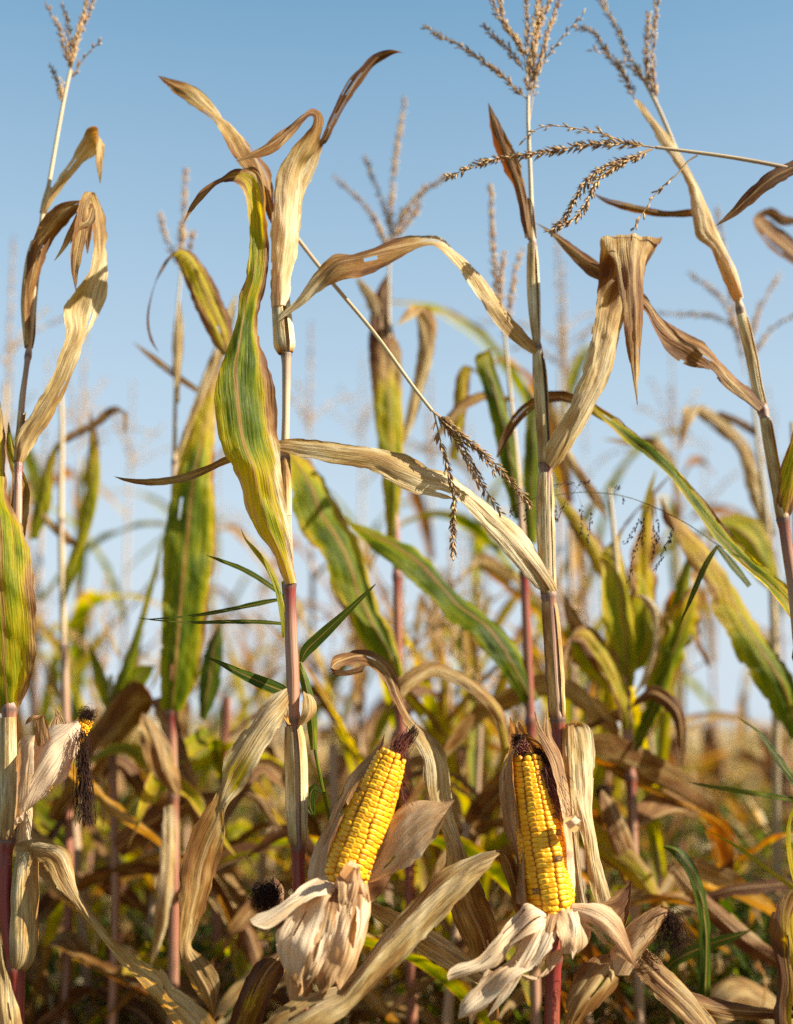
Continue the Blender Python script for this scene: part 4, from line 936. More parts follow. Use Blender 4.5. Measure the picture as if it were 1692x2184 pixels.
# leaf folded sharply and running down to the left
leaf_e(C_, YC - .06, [(1118, 2000, 2, 1140, 1990, 2, .3), (1096, 1935, 2, 1122, 1925, 2.4, .5), (1080, 1880, 1.6, 1108, 1870, 2.2, .5), (1064, 1836, 1, 1096, 1832, 2, .4), (1060, 1822, 0, 1082, 1816, 1, .2), (1046, 1850, -1.4, 1056, 1815, 0, .3), (1006, 1896, -2.4, 1008, 1824, 0, .8), (942, 1968, -3.6, 945, 1852, -.6, 1.2), (880, 2028, -4.6, 880, 1922, -1.6, 1.3), (822, 2084, -5.4, 812, 1998, -2.6, 1.2),
                      (772, 2130, -6, 765, 2060, -3.6, .9), (742, 2160, -6.4, 732, 2098, -4.2, .8), (700, 2190, -7, 676, 2112, -5, .9), (640, 2230, -7.4, 610, 2142, -5.6, .8), (560, 2290, -8, 540, 2200, -6)],
       g=-.5, b=[(0, .5), (.2, .45), (.3, .2), (.6, .1), (.75, .4), (1, .3)], p=[(0, .1), (.3, .35), (.7, .5), (1, .35)], ncross=18)

# --- plant at the right with the long sheath under its tassel
YD = 1.52
D_ = plant(1690, YD, 'slanting dry maize plant by the right edge, a long rolled leaf below its forked tassel', GRP1)
stalk(D_, YD, [(1373, 168, 10, 8), (1401, 222, 9, 9), (1441, 315, 7, 9.5), (1500, 460, 5, 11), (1576, 645, 3, 16), (1584, 680, 3, 19), (1597, 735, 2, 21), (1610, 800, 2, 20), (1619, 855, 1, 20), (1627, 872, 1, 21, .2), (1641, 955, 0, 22, .25), (1656, 1030, 0, 22, .3), (1671, 1108, 0, 24, .55), (1682, 1185, 0, 24, .6), (1693, 1260, 0, 24, .5), (1708, 1420, 0, 27, .4), (1716, 1800, 0, 30, .6), (1722, 2184, 0, 32, .7)],
      nodes=[(1576, 645), (1626, 870), (1671, 1108), (1706, 1400), (1716, 1800)])
sheath(D_, YD, [(1627, 868, 1, 22), (1617, 830, 1.4, 24), (1606, 770, 2, 25), (1594, 715, 2, 25), (1584, 675, 3, 22)], a0=50, span=325, b=[(0, .4), (.2, .1), (1, 0)], p=.5)
sheath(D_, YD, [(1671, 1106, 0, 26), (1661, 1050, 0, 26), (1647, 970, 0, 26), (1634, 895, .6, 25)], a0=50, span=325, b=.1, p=.4)
leaf_e(D_, YD, [(1566, 643, 2, 1585, 637, 2.6, 1.2, .5), (1541, 590, 2, 1571, 580, 3, 1.2, .5), (1516, 530, 2, 1548, 540, 3.4, 1, .5), (1487, 505, 2.4, 1528, 490, 4, .8, .6), (1478, 460, 3, 1512, 452, 4.4, .8, .5), (1466, 395, 4, 1490, 400, 5, .6), (1441, 350, 5, 1466, 353, 5.8, .5), (1406, 300, 6, 1432, 297, 7, .4), (1376, 250, 7, 1398, 256, 8, .4), (1356, 219, 8, 1369, 219, 8.6), (1352, 212, 8, 1360, 211, 8.4)],
       g=-.5, b=[(0, 0), (.3, .05), (.6, .15), (1, .3)], p=[(0, .6), (.5, .5), (1, .4)], rnd=.8)
leaf_e(D_, YD, [(1617, 879, -.4, 1630, 867, 0, .2), (1577, 847, -1, 1601, 832, 0, .4), (1544, 818, -1.6, 1569, 806, 0, .4), (1514, 786, -2, 1537, 774, 0, .5), (1474, 780, -2.6, 1502, 731, -.4, .8), (1422, 750, -3, 1463, 711, -.6, .7), (1396, 703, -3.2, 1411, 676, -1.4, .4), (1375, 664, -3, 1378, 630, -1.6, .3), (1325, 628, -2, 1325, 590, -.4, .4), (1278, 596, -1, 1276, 557, .4, .5), (1251, 583, 0, 1250, 540, 1, .5), (1215, 546, .8, 1222, 522, 1.4, .3), (1178, 503, 1.4, 1178, 492, 1.6), tip(1143, 475, 2)],
       g=-.5, b=[(0, .55), (.2, .35), (.4, .5), (.6, .5), (.8, .7), (1, .3)], p=.15)
leaf_e(D_, YD + .05, [(1478, 462, 0, 1476, 446, 0), (1436, 463, .6, 1421, 449, 0, .3), (1386, 459, .6, 1371, 439, 0, .4), (1326, 446, .4, 1318, 428, 0, .3), (1286, 429, .2, 1286, 420, 0), tip(1265, 411)], g=-.5, b=.6, p=.1)
leaf_e(D_, YD, [(1656, 1107, 0, 1682, 1112, 0, .6), (1659, 1050, -1, 1697, 1060, -.6, .7), (1668, 990, -1.6, 1716, 1000, -1, .6), (1688, 930, -2, 1732, 930, -1.4, .5), (1712, 860, -2, 1745, 850, -1.4), tip(1760, 790, -2)], g=[(0, .35), (.4, .6), (1, .5)], b=[(0, .1), (1, -.1)], edge=.55, p=0)
# long arching green leaf reaching back to the left
leaf_c(D_, YD + .05, [(1712, 1330, -2, 34, 30), (1680, 1275, -1, 52, 45), (1640, 1235, 0, 50, 50), (1592, 1195, 1, 48, 50), (1540, 1140, 1.6, 48, 45), (1490, 1075, 2, 44, 50), (1440, 1010, 2.6, 38, 55), (1390, 965, 3, 38, 50), (1345, 932, 4, 36, 45), (1300, 893, 4, 30, 40), (1250, 864, 4, 26, 35), (1200, 846, 5, 24, 20), (1160, 850, 5, 24, 0), (1120, 874, 5, 22, -10), (1090, 910, 5, 20, -10), (1072, 945, 5, 14, 0), (1060, 976, 5, 3, 0)],
       fold=-.25, g=[(0, .3), (.12, .7), (.3, .78), (.55, .85), (.65, .5), (.8, .1), (1, -.3)], edge=.5, b=[(0, .1), (.6, -.3), (.8, .4), (1, .6)], p=0, n=130)
tassel(D_, YD, [[(1441, 315), (1394, 207), (1365, 152), (1337, 111), (1318, 64), (1292, 19), (1272, -20), {'dense': 3, 'bare': .42, 'rach': .0014}], [(1356, 216), (1324, 152), (1295, 114), (1276, 79), (1254, 62), (1237, 60)], [(1403, 222), (1394, 178), (1392, 121), (1397, 48), (1404, -10)], [(1384, 185), (1378, 127), (1381, 73), (1384, 32)], [(1375, 172), (1352, 152), (1330, 133), (1305, 121), (1264, 105), {'dense': 1}]], 10, d0=9.5, size=.0098, spread=27)

# --- plant beyond the right edge whose tassel hangs across the frame
YF = 1.44
F_ = plant(1850, YF, 'maize plant rooted beyond the right edge, its bent tassel reaching across the sky', GRP1)
stalk(F_, YF, [(1800, 420, 0, 10), (1815, 600, 0, 16), (1826, 900, 0, 20), (1838, 1300, 0, 25, .4), (1846, 1700, 0, 29, .5), (1850, 2184, 0, 32, .7)], nodes=[(1815, 600), (1826, 900), (1838, 1300), (1846, 1700)])
mb = MB()
S = cr([at(1800, 424, YF), at(1775, 388, YF), (at(1692, 361, YF)), at(1570, 337, YF), at(1440, 319, YF), at(1400, 314, YF)], 50)
tube(mb, S, np.linspace(.0031, .0020, 50), 8, np.tile((.2, 0, 0), (50, 1)), v0=3.1)
mb.build('tassel_stem', M_STALK, F_)
tassel(F_, YF, [[(1403, 315), (1321, 305), (1257, 308), (1194, 318), (1130, 330), (1067, 337), (1003, 356), (960, 375), {'dense': 4, 'spread': 30, 'pitch': .0046}], [(1330, 303), (1289, 286), (1225, 273), (1178, 268), (1143, 276), (1117, 299), {'dense': 1}], [(1384, 318), (1346, 337), (1289, 356), (1251, 388), (1225, 429), (1203, 467), (1178, 491)],
                [(1392, 317), (1359, 333), (1314, 354), (1273, 388), (1251, 435), (1225, 467), (1200, 480)], [(1488, 331), (1470, 342), (1446, 370), (1406, 405), (1381, 440), (1356, 480), (1351, 494), {'dense': 1, 'bare': .3}]], 12, size=.0105, spread=24, grav=.1)
leaf_e(F_, YF, [(1770, 330, 0, 1775, 310, 0), (1695, 373, 0, 1692, 341, 0, .4), (1646, 401, 0, 1644, 364, 0, .5), (1596, 441, .4, 1592, 410, .4, .4), (1560, 466, .6, 1562, 445, .6, .2), tip(1525, 483, .6)], g=-.5, b=.75, p=0)
leaf_c(F_, 1.08, [(1780, 600, 0, 60, 40), (1720, 560, 0, 56, 40), (1680, 530, 0, 54, 30), (1640, 495, 0, 44, 20), (1618, 462, 0, 26, 30), (1640, 452, 0, 20, 20), (1672, 470, 0, 24, 10), (1705, 470, 0, 12, 0)], g=-.5, b=.55, p=.1)
leaf_e(F_, YF, [(1700, 2300, 0, 1760, 2300, 0), (1650, 2184, 0, 1730, 2184, .4, .6), (1658, 2092, -.4, 1730, 2092, 0, .6, .4), (1652, 2033, -.6, 1726, 2033, 0, .6, .4), (1645, 1962, -.6, 1722, 1962, 0, .6, .4), (1668, 1914, 0, 1722, 1920, 0, .3), (1690, 1898, 0, 1722, 1894, 0)], g=[(0, .45), (1, .4)], edge=2.2, edgeR=0, b=.45, p=0)

# --- front plants' dead lower leaves
leaf_e(C_, YC + .03, [(1046, 2180, 0, 1066, 2170, 0, .3), (1020, 2080, 0, 1064, 2050, 0, .6), (1000, 2025, 0, 1061, 1985, 0, .7), (961, 1950, 0, 1036, 1910, .4, .7), (950, 1880, .2, 1012, 1850, .6, .6), (950, 1800, .4, 985, 1790, .8, .4), (930, 1750, .4, 967, 1735, 1, .4), (908, 1690, 0, 967, 1700, 1.4, .5), (902, 1620, -.4, 958, 1630, 1.6, .6), (876, 1566, -.4, 930, 1576, 1.6, .6), (850, 1520, 0, 886, 1540, 1.6, .5), (832, 1480, .4, 862, 1495, 1.6, .4), (812, 1445, .6, 842, 1430, 1.6, .4), (786, 1420, .4, 796, 1390, 1.6, .3), (764, 1416, -.4, 764, 1386, 1, .2),
                      (738, 1420, -1.4, 736, 1392, 0), (716, 1432, -2.4, 710, 1402, -1.6), (710, 1440, -3.4, 705, 1424, -3), (735, 1442, -3.6, 735, 1430, -3.6), (772, 1436, -3.4, 782, 1418, -3.4)],
       g=-.5, b=[(0, .35), (.3, .3), (.42, .0), (.55, .1), (.65, .45), (1, .5)], p=[(0, .1), (.4, .45), (.55, .5), (.7, .1), (1, .2)], n=130, ripple=.002)
leaf_e(B, YB + .03, [(780, 1920, 0, 790, 1950, 0), (850, 1945, 0, 835, 1985, 0, .5), (950, 2000, -.4, 915, 2045, -.4, .6), (1010, 2045, -1, 985, 2085, -1, .5), (1050, 2090, -1, 1040, 2110, -1)], g=-.5, b=.15, p=.5)
leaf_e(B, YB + .02, [(595, 2028, 0, 612, 2040, 0), (545, 2055, 0, 606, 2075, -1, .4), (512, 2115, 0, 575, 2135, -1.4, .4), (488, 2184, 0, 556, 2190, -1.4, .4), (470, 2260, 0, 540, 2260, -1)], g=[(0, -.1), (.5, .45), (1, .4)], b=.5, edge=1.2, p=0)

# ------------------------------------------------------------------ second row, traced
GRP2 = 'maize plants in the second row, slightly out of focus'
def arc_leaf(parent, base, az, el, ln, w, droop, sd, g, b, p, edge=.2, twist=0.5, fold=.25, name='leaf', n=None, nc=8, ripple=.004, curl=0.0, world=True, kink=False):
    """free leaf from a point: azimuth, starting elevation, length, width, droop (radians over its length)"""
    rs = np.random.RandomState(sd)
    n = n or max(14, int(ln / .014))
    t = np.linspace(0, 1, n)
    e = el - droop * (t ** 1.35) - curl * np.clip(t - .7, 0, 1) ** 2 * 8
    if kink:
        tk = rs.uniform(.18, .6)
        e = el - .35 * droop * t - (el + 1.2 + rs.uniform(-.3, .3) - .35 * droop) * np.clip((t - tk) / .09, 0, 1) ** 1.5 + .25 * noise1(t, sd + 7, 6)
    a = az + noise1(t, sd, 2.2) * .5 * t
    d = np.stack([np.cos(a) * np.cos(e), np.sin(a) * np.cos(e), np.sin(e)], 1)
    C = np.asarray(base, float) + np.concatenate([np.zeros((1, 3)), np.cumsum((d[1:] + d[:-1]) / 2 * ln / (n - 1), axis=0)])
    side = np.stack([-np.sin(a), np.cos(a), np.zeros(n)], 1)
    up = np.cross(d, side)
    tw = twist * noise1(t, sd + 1, 2.5) * 1.6 * np.clip(t * 2, 0, 1)
    s2 = side * np.cos(tw)[:, None] + up * np.sin(tw)[:, None]
    wd = w * np.clip(np.minimum(.55 + t * 2.2, 1.0), 0, 1) * (1 - np.clip((t - .45) / .55, 0, 1) ** 2.0) + .001
    L = C - s2 * wd[:, None] / 2
    R = C + s2 * wd[:, None] / 2
    mb = MB()
    blade_mesh(mb, L, R, fold * wd, .5, ncross=nc, ripple=ripple, g=g, b=b, p=p, edge=edge, crease=.0008, jag=.0012, view=np.array((0, -.5, -.85)))
    return mb.build(name, M_LEAF, parent, world=world)

def loose_leaves(parent, x, Y, zs, sd, dry=1.0, lmul=1.0, face=None):
    rs = np.random.RandomState(sd)
    b0 = world_loc(parent)
    for i, z in enumerate(zs):
        az = (rs.uniform(-.5, .5) + (0 if i % 2 else math.pi)) if face is None else face[i % len(face)] + rs.uniform(-.3, .3)
        isdry = rs.rand() < dry
        arc_leaf(parent, (b0[0], b0[1], z), az, rs.uniform(.5, 1.2), rs.uniform(.35, .6) * lmul, rs.uniform(.045, .075), rs.uniform(2.4, 3.4) if isdry else rs.uniform(1.0, 1.8), sd * 31 + i,
                 g=-.5 if isdry else [(0, .7), (.6, .75), (1, .3)], b=rs.uniform(0, .65) if isdry else 0, p=rs.uniform(-.2, .6), edge=.15 if isdry else .6, twist=.9 if isdry else .4, curl=.3, kink=isdry and rs.rand() < .7)

def husk_ear(parent, base, d, ln, sd, w=.055):
    e = empty('ear', np.asarray(base) - world_loc(parent), parent)
    d = np.asarray(d, float); d /= np.linalg.norm(d)
    s = np.cross(d, (0, 1, .1)); s /= np.linalg.norm(s); q = np.cross(d, s)
    t = np.linspace(0, 1, 14)
    rad = w / 2 * np.sin(np.clip(.18 + t * .95, 0, 1.06) * math.pi * .93) ** .8 + .003
    mb = MB()
    tube(mb, np.asarray(base) + d * (t * ln)[:, None], rad, 14, (-.3, .45, .1), ref=(0.1, -.9, .3), v0=sd * .77)
    mb.build('husk', M_HUSK, e)
    for k in range(3):
        a = k * 2.1 + sd
        o = s * math.cos(a) + q * math.sin(a)
        x = np.cross(d, o)
        C = np.asarray(base) + d * (t * ln * 1.12)[:, None] + o * (rad * 1.06 + .001 + .012 * t ** 3)[:, None]
        wd = w * .75 * np.sin(np.clip(.12 + t * .9, 0, 1) * math.pi) ** .7 + .0008
        m2 = MB()
        blade_mesh(m2, C - x * wd[:, None] / 2, C + x * wd[:, None] / 2, .006, .5, ncross=8, g=-.4, b=[(0, .3), (1, .7)], p=.15, rib=False, view=o, crumple=.004, crease=.002)
        m2.build('husk', M_HUSK, e)
    silk_clump(e, np.asarray(base) + d * ln * 1.03, .014, sd + 900, 50, hang=(d[0] * .4, 0, -.8), ln=.05, rad=.0009)
    return e

Y6 = 1.98
P6 = plant(368, Y6, 'second row plant with one tall broad upright green leaf above a red stalk', GRP2)
stalk(P6, Y6, [(388, 560, 0, 5), (376, 700, 0, 6), (374, 850, 0, 8), (372, 985, 0, 11), (368, 1200, 0, 15, .6), (368, 1330, 0, 19, .75), (366, 1515, 0, 20, .7), (370, 1700, 0, 20, .5), (372, 1900, 0, 22, .6)], nodes=[(372, 985), (366, 1520), (370, 1700)])
leaf_e(P6, Y6, [(342, 1512, -2, 392, 1516, -2, .8), (343, 1400, -4, 425, 1430, -3, 1.2, .4), (346, 1280, -5, 445, 1290, -4, 1.2, .4), (349, 1150, -5, 461, 1155, -4, 1.2, .45), (366, 1050, -5, 456, 1020, -4, 1.2, .5), (394, 950, -4, 459, 930, -3, 1, .55), (421, 880, -3, 463, 855, -2.4, .7), (446, 820, -2.4, 469, 790, -2, .5), tip(474, 735, -2)],
       g=[(0, .8), (.3, .85), (.6, .8), (.8, .5), (1, -.2)], edge=.25, edgeR=.7, p=0, b=-.2, ripple=.006)
leaf_e(P6, Y6, [(366, 1000, 0, 378, 998, 0), (384, 940, 0, 398, 950, 0, .3), (412, 860, 0, 430, 875, 0, .3), (440, 780, .5, 466, 790, .5, .4), (462, 725, 1, 486, 735, 1, .4), (480, 670, 1.5, 500, 680, 1.5), tip(505, 625, 2)], g=-.3, b=.0, p=.5)
leaf_e(P6, 1.72, [(478, 760, 0, 500, 742, 0, .3), (452, 728, -.5, 494, 690, 0, .6), (418, 660, -1, 470, 628, 0, .7), (396, 600, -1.4, 438, 572, 0, .6), (380, 560, -2, 412, 540, -1, .5), (368, 548, -3, 388, 530, -2, .3), (346, 578, -4, 352, 558, -4), (326, 618, -4.6, 330, 608, -4.6), (313, 680, -5, 318, 678, -5), (320, 725, -5, 325, 722, -5), tip(338, 751, -5)],
       g=[(0, .35), (.3, .5), (.5, .45), (.62, .1), (1, -.5)], b=[(0, .1), (.5, .2), (.6, .6), (1, .9)], edge=.55, p=0)
tassel(P6, Y6, [[(388, 570), (390, 520), (393, 440), (396, 366), {'dense': 3}], [(385, 575), (370, 545), (352, 500), (342, 462)], [(386, 560), (384, 520), (387, 480)], [(392, 560), (404, 530), (410, 500)]], 61, size=.011)
leaf_e(P6, Y6, [(374, 860, 0, 382, 860, 0), (368, 780, 0, 388, 780, 0, .3), (370, 700, 0, 392, 705, 0, .3), tip(384, 640)], g=-.3, b=.1, p=.4)
leaf_e(P6, Y6, [(418, 838, 0, 424, 828, 0), (380, 812, 0, 386, 800, 0), (330, 775, 0, 336, 762, 0), tip(284, 730)], g=-.3, b=.3)
leaf_e(P6, Y6 + .1, [(425, 1530, 0, 440, 1540, 0, .4), (425, 1460, 0, 470, 1460, 0, .8), (440, 1380, 0, 475, 1380, 0, .6), tip(472, 1330)], g=.9, b=-.2, p=0)
loose_leaves(P6, 368, Y6, [.5, .62, .75, .88, .97], 601)
leaf_e(P6, Y6 - .05, [(366, 1690, 0, 384, 1700, 0, .3), (318, 1640, -1, 384, 1660, 0, .8), (300, 1580, -1.6, 366, 1600, 0, .9), (296, 1545, -1, 336, 1550, 0, .6), tip(304, 1520)], g=-.4, b=.35, p=.2, crumple=.004, ripple=.006)
leaf_e(P6, Y6 - .08, [(352, 1720, 0, 372, 1716, 0, .3), (344, 1780, -1, 376, 1800, 0, .6), (338, 1880, -1.4, 372, 1890, 0, .6), (326, 1980, -1, 352, 1990, 0, .4), tip(322, 2060)], g=-.4, b=.15, p=.4, crumple=.004, ripple=.005)

Y7 = 2.02
P7 = plant(850, Y7, 'second row plant with the tallest blurred tassel, between the two open ears', GRP2)
stalk(P7, Y7, [(836, 520, 0, 5), (830, 580, 0, 6), (832, 760, 0, 9), (838, 960, 0, 14), (845, 1150, 0, 17, .6), (848, 1300, 0, 18, .7), (852, 1500, 0, 20, .7), (868, 1680, 0, 22, .75), (875, 1900, 0, 22, .7)], nodes=[(838, 960), (848, 1230), (852, 1500), (868, 1690)])
leaf_e(P7, Y7, [(826, 1160, 0, 848, 1150, 0, .6), (818, 1050, -1, 856, 1050, 0, .9), (806, 950, -1.5, 860, 930, 0, .9), (796, 850, -1.5, 858, 830, 0, .8), (786, 750, -1, 852, 740, 0, .8), (788, 690, 0, 838, 700, .5, .5), (796, 640, .5, 834, 640, 1, .3), (812, 605, 1, 834, 608, 1), tip(826, 585, 1)], g=[(0, .7), (.5, .6), (.65, .1), (1, -.5)], b=[(0, -.2), (.6, .1), (.8, .8), (1, .6)], edge=.35, p=[(0, 0), (.4, .3), (1, 0)])
leaf_e(P7, Y7, [(858, 950, 0, 868, 940, 0), (866, 880, 0, 892, 880, 0, .4), (884, 800, 0, 914, 800, 0, .5), (892, 730, 0, 930, 730, 0, .6), (890, 680, -.5, 930, 685, .4, .5), (884, 655, -1.5, 915, 655, -.4), (868, 660, -3, 886, 675, -2.4), tip(846, 695, -3.4)], g=-.4, b=[(0, .0), (.6, .45), (.8, .3), (1, 0)], p=[(0, .7), (.6, .3), (1, .7)])
leaf_e(P7, Y7 - .05, [(835, 1455, 0, 862, 1440, 0, .6), (788, 1400, -1.5, 845, 1372, .6, 1.3), (722, 1285, -2.5, 808, 1285, 1, 1.5), (690, 1190, -3, 765, 1172, 1.4, 1.5), (642, 1125, -3, 722, 1088, 1.6, 1.4), (620, 1055, -2.6, 682, 1010, 1.6, 1.2), (606, 1000, -2, 640, 970, 1.4, .6), tip(600, 960, 0)], g=[(0, .85), (.4, .82), (.8, .7), (1, .4)], edge=.5, b=-.1, p=0, ripple=.006)
tassel(P7, Y7, [[(834, 560), (834, 450), (842, 350), (863, 214), {'dense': 4}], [(832, 550), (810, 490), (770, 430), (718, 382), {'dense': 3}], [(834, 500), (822, 450), (800, 390), (780, 340)], [(836, 500), (856, 470), (890, 420), (950, 378)], [(836, 510), (866, 480), (890, 445), (905, 400)], [(836, 540), (815, 500), (800, 470)], [(836, 525), (850, 490), (858, 450)]], 71, size=.011)
loose_leaves(P7, 850, Y7, [.5, .6, .70, .82, .92, 1.0], 701, dry=.8)
leaf_e(P7, Y7, [(760, 600, 0, 764, 590, 0), (778, 640, 0, 800, 625, 0, .4), (800, 690, 0, 826, 680, 0)], g=-.4, b=.3)

Y8 = 1.90
P8 = plant(1122, Y8, 'second row plant with a dark green leaf sweeping down to its red stalk', GRP2)
stalk(P8, Y8, [(1075, 700, 0, 6), (1090, 850, 0, 9), (1108, 1050, 0, 14), (1118, 1220, 0, 18, .7), (1126, 1400, 0, 20, .75), (1132, 1560, 0, 21, .7), (1136, 1900, 0, 23, .6)], nodes=[(1108, 1050), (1118, 1225), (1132, 1540)])
leaf_e(P8, Y8, [(1120, 1510, 0, 1150, 1490, 0, .5), (1068, 1432, -2, 1110, 1395, 0, 1, .45), (1014, 1366, -3, 1060, 1330, 1, 1.2), (964, 1326, -3, 982, 1268, 1.4, 1.3), (906, 1262, -3, 912, 1202, 1.4, 1.3), (846, 1212, -3, 848, 1152, 1.4, 1.1), (790, 1165, -2, 796, 1126, 1, .8), (752, 1128, -1, 756, 1112, .6, .3), tip(734, 1100, 0)], g=[(0, .85), (.6, .95), (1, .7)], edge=.25, b=-.3, p=0, ripple=.005)
leaf_e(P8, Y8, [(1096, 1110, 0, 1118, 1104, 0, .5), (1070, 1005, 0, 1112, 1000, 0, .8), (1058, 940, 0, 1100, 930, 0, .8), (1044, 880, 0, 1088, 890, 0, .8), (1030, 830, 0, 1072, 830, .6, .8), (1014, 780, 0, 1052, 770, 1, .6), (1014, 758, -.6, 1046, 746, .4), (1030, 752, -2, 1056, 742, -1.4), tip(1066, 742, -2)], g=[(0, .9), (.7, .85), (.9, .6), (1, .2)], edge=.2, edgeR=.35, b=-.2, p=0)
leaf_e(P8, Y8 + .1, [(1120, 1160, 0, 1146, 1160, 0, .5), (1116, 1040, 0, 1152, 1040, 0, .7), (1120, 920, 0, 1152, 920, 0, .7), (1124, 860, 0, 1142, 856, 0), tip(1118, 820)], g=.85, edge=.3, b=0, p=0)
leaf_e(P8, Y8, [(1094, 860, 0, 1100, 850, 0), (1050, 850, 0, 1040, 836, 0, .3), (1000, 870, -1, 996, 846, 0, .4), (960, 910, -2, 956, 884, -1, .3), tip(915, 950, -2)], g=[(0, .2), (1, .1)], b=.2, edge=.4, p=.2)
leaf_e(P8, Y8 + .1, [(960, 980, 0, 976, 985, 0), (966, 880, 0, 996, 880, 0, .3), (976, 800, 0, 1004, 805, 0, .3), (992, 778, 0, 1010, 785, 0), tip(1020, 800)], g=[(0, .5), (1, .3)], b=.2, edge=.5, p=0)
leaf_e(P8, Y8 + .12, [(1150, 1010, 0, 1160, 1000, 0), (1190, 960, 0, 1200, 945, 0, .3), (1230, 1020, 0, 1240, 1000, 0, .4), (1270, 1080, 0, 1282, 1062, 0), tip(1296, 1110)], g=-.3, b=.3, p=.4)
tassel(P8, Y8, [[(1076, 720), (1060, 620), (1050, 500), (1047, 400), {'dense': 4}], [(1077, 700), (1090, 640), (1100, 580), (1112, 535)], [(1074, 680), (1068, 600), (1075, 545)]], 81, size=.011)
leaf_e(P8, 1.74, [(1072, 1600, 0, 1090, 1590, 0, .2), (1046, 1524, 0, 1074, 1516, .6, .4), (1004, 1482, 0, 1020, 1456, 1, .5), (956, 1452, 0, 964, 1424, 1.2, .5), (918, 1446, 0, 922, 1412, 1.2, .5), (884, 1468, -1, 878, 1428, .6, .5), (860, 1492, -1.6, 852, 1452, 0, .4), (842, 1506, -2, 838, 1484, -1), tip(828, 1520, -2)],
       g=[(0, .35), (.3, .3), (.45, .0), (1, -.5)], b=[(0, .2), (.6, .1), (1, .3)], p=.3, edge=.4, crumple=.002)
loose_leaves(P8, 1122, Y8, [.5, .58, .66, .8, .9, .97], 801, dry=.85)

Y9 = 2.0
P9 = plant(1335, Y9, 'second row plant with a yellow and green leaf fan on a pinkish stalk', GRP2)
stalk(P9, Y9, [(1300, 1040, 0, 8), (1315, 1200, 0, 12), (1325, 1350, 0, 18), (1332, 1470, 0, 24, .5), (1340, 1580, 0, 23, .6), (1348, 1700, 0, 22, .65), (1352, 1850, 0, 22, .4)], nodes=[(1332, 1480), (1346, 1660)])
leaf_e(P9, Y9, [(1318, 1470, 0, 1352, 1464, 0, .8), (1300, 1390, -3, 1356, 1400, 2, .8), (1286, 1290, -4, 1350, 1300, 3, .9), (1278, 1210, -3, 1338, 1215, 3, .8), (1282, 1180, 1, 1322, 1160, 2.4, .5), (1330, 1130, 2, 1350, 1100, 3, .3), (1380, 1065, 2, 1400, 1050, 3, .3), tip(1440, 1003, 3)], g=[(0, .6), (.35, .62), (.6, .5), (.7, .2), (1, -.2)], edge=.25, b=[(0, 0), (.6, .1), (1, .6)], p=0)
leaf_e(P9, Y9 + .06, [(1376, 1490, 0, 1400, 1480, 0), (1400, 1400, 0, 1438, 1400, 0, .7), (1428, 1300, 0, 1462, 1300, 0, .7), (1452, 1220, 0, 1476, 1215, 0, .4), tip(1480, 1160)], g=.85, edge=.3, b=0, p=0)
leaf_e(P9, Y9 - .03, [(1352, 1486, 0, 1362, 1476, 0), (1376, 1430, -1, 1390, 1436, -1, .2), (1392, 1370, -1.6, 1408, 1370, -1.6, .2), (1388, 1310, -2, 1404, 1300, -2, .2), (1366, 1278, -2.4, 1380, 1270, -2.4), tip(1352, 1268, -2.4)], g=-.4, b=.1, p=.5)
leaf_e(P9, Y9, [(1310, 1478, 0, 1320, 1464, 0), (1262, 1420, 0, 1286, 1400, 0, .5), (1216, 1340, 0, 1246, 1330, 0, .5), (1200, 1290, 0, 1220, 1290, 0), tip(1204, 1266)], g=-.3, b=.4, p=.1)
leaf_e(P9, Y9 + .08, [(1300, 1480, 0, 1320, 1470, 0), (1240, 1430, 0, 1290, 1390, 0, .6), (1212, 1390, 0, 1256, 1352, 0, .6), tip(1206, 1340)], g=.6, b=.1, edge=.6, p=0)
leaf_e(P9, Y9 + .05, [(1326, 1540, -1, 1350, 1540, -1, .4), (1300, 1540, -2, 1340, 1508, -1, .6), (1260, 1556, -3, 1290, 1524, -2, .5), tip(1236, 1560, -3)], g=-.3, b=.35, p=.2)
leaf_e(P9, Y9 + .1, [(1300, 1270, 0, 1320, 1262, 0), (1260, 1200, 0, 1290, 1180, 0, .6), (1214, 1120, 0, 1240, 1100, 0, .6), (1188, 1070, 0, 1200, 1060, 0), tip(1180, 1040)], g=[(0, .5), (1, .4)], b=.1, edge=.6, p=0)
leaf_e(P9, Y9, [(1370, 1230, 0, 1380, 1230, 0), (1366, 1140, 0, 1386, 1140, 0, .4), (1376, 1060, 0, 1392, 1060, 0), tip(1400, 1000)], g=.45, b=.2, p=0)
loose_leaves(P9, 1335, Y9, [.5, .6, .72, .84, .95, 1.0], 901, dry=.8)
leaf_e(P9, Y9 - .06, [(1346, 1870, 0, 1366, 1860, 0, .3), (1314, 1820, -1, 1352, 1800, 0, .7), (1290, 1750, -1.4, 1326, 1735, 0, .7), (1278, 1705, -1, 1304, 1700, 0, .4), tip(1284, 1684)], g=-.4, b=.4, p=.1, crumple=.004, ripple=.005)
EX9 = empty('ear', at(1290, 1700, Y9 - .06) - world_loc(P9), P9)
leaf_e(EX9, Y9 - .04, [(1330, 1890, 0, 1372, 1880, 0, .4), (1296, 1780, 0, 1340, 1765, 0, .8), (1278, 1704, 0, 1304, 1696, 0, .4)], name='husk', mat=M_HUSK, rib=False, g=-.4, b=.4, p=.1, crumple=.003)
silk_clump(EX9, at(1287, 1690, Y9 - .05), .014, 963, 80, ln=.04, rad=.0007)
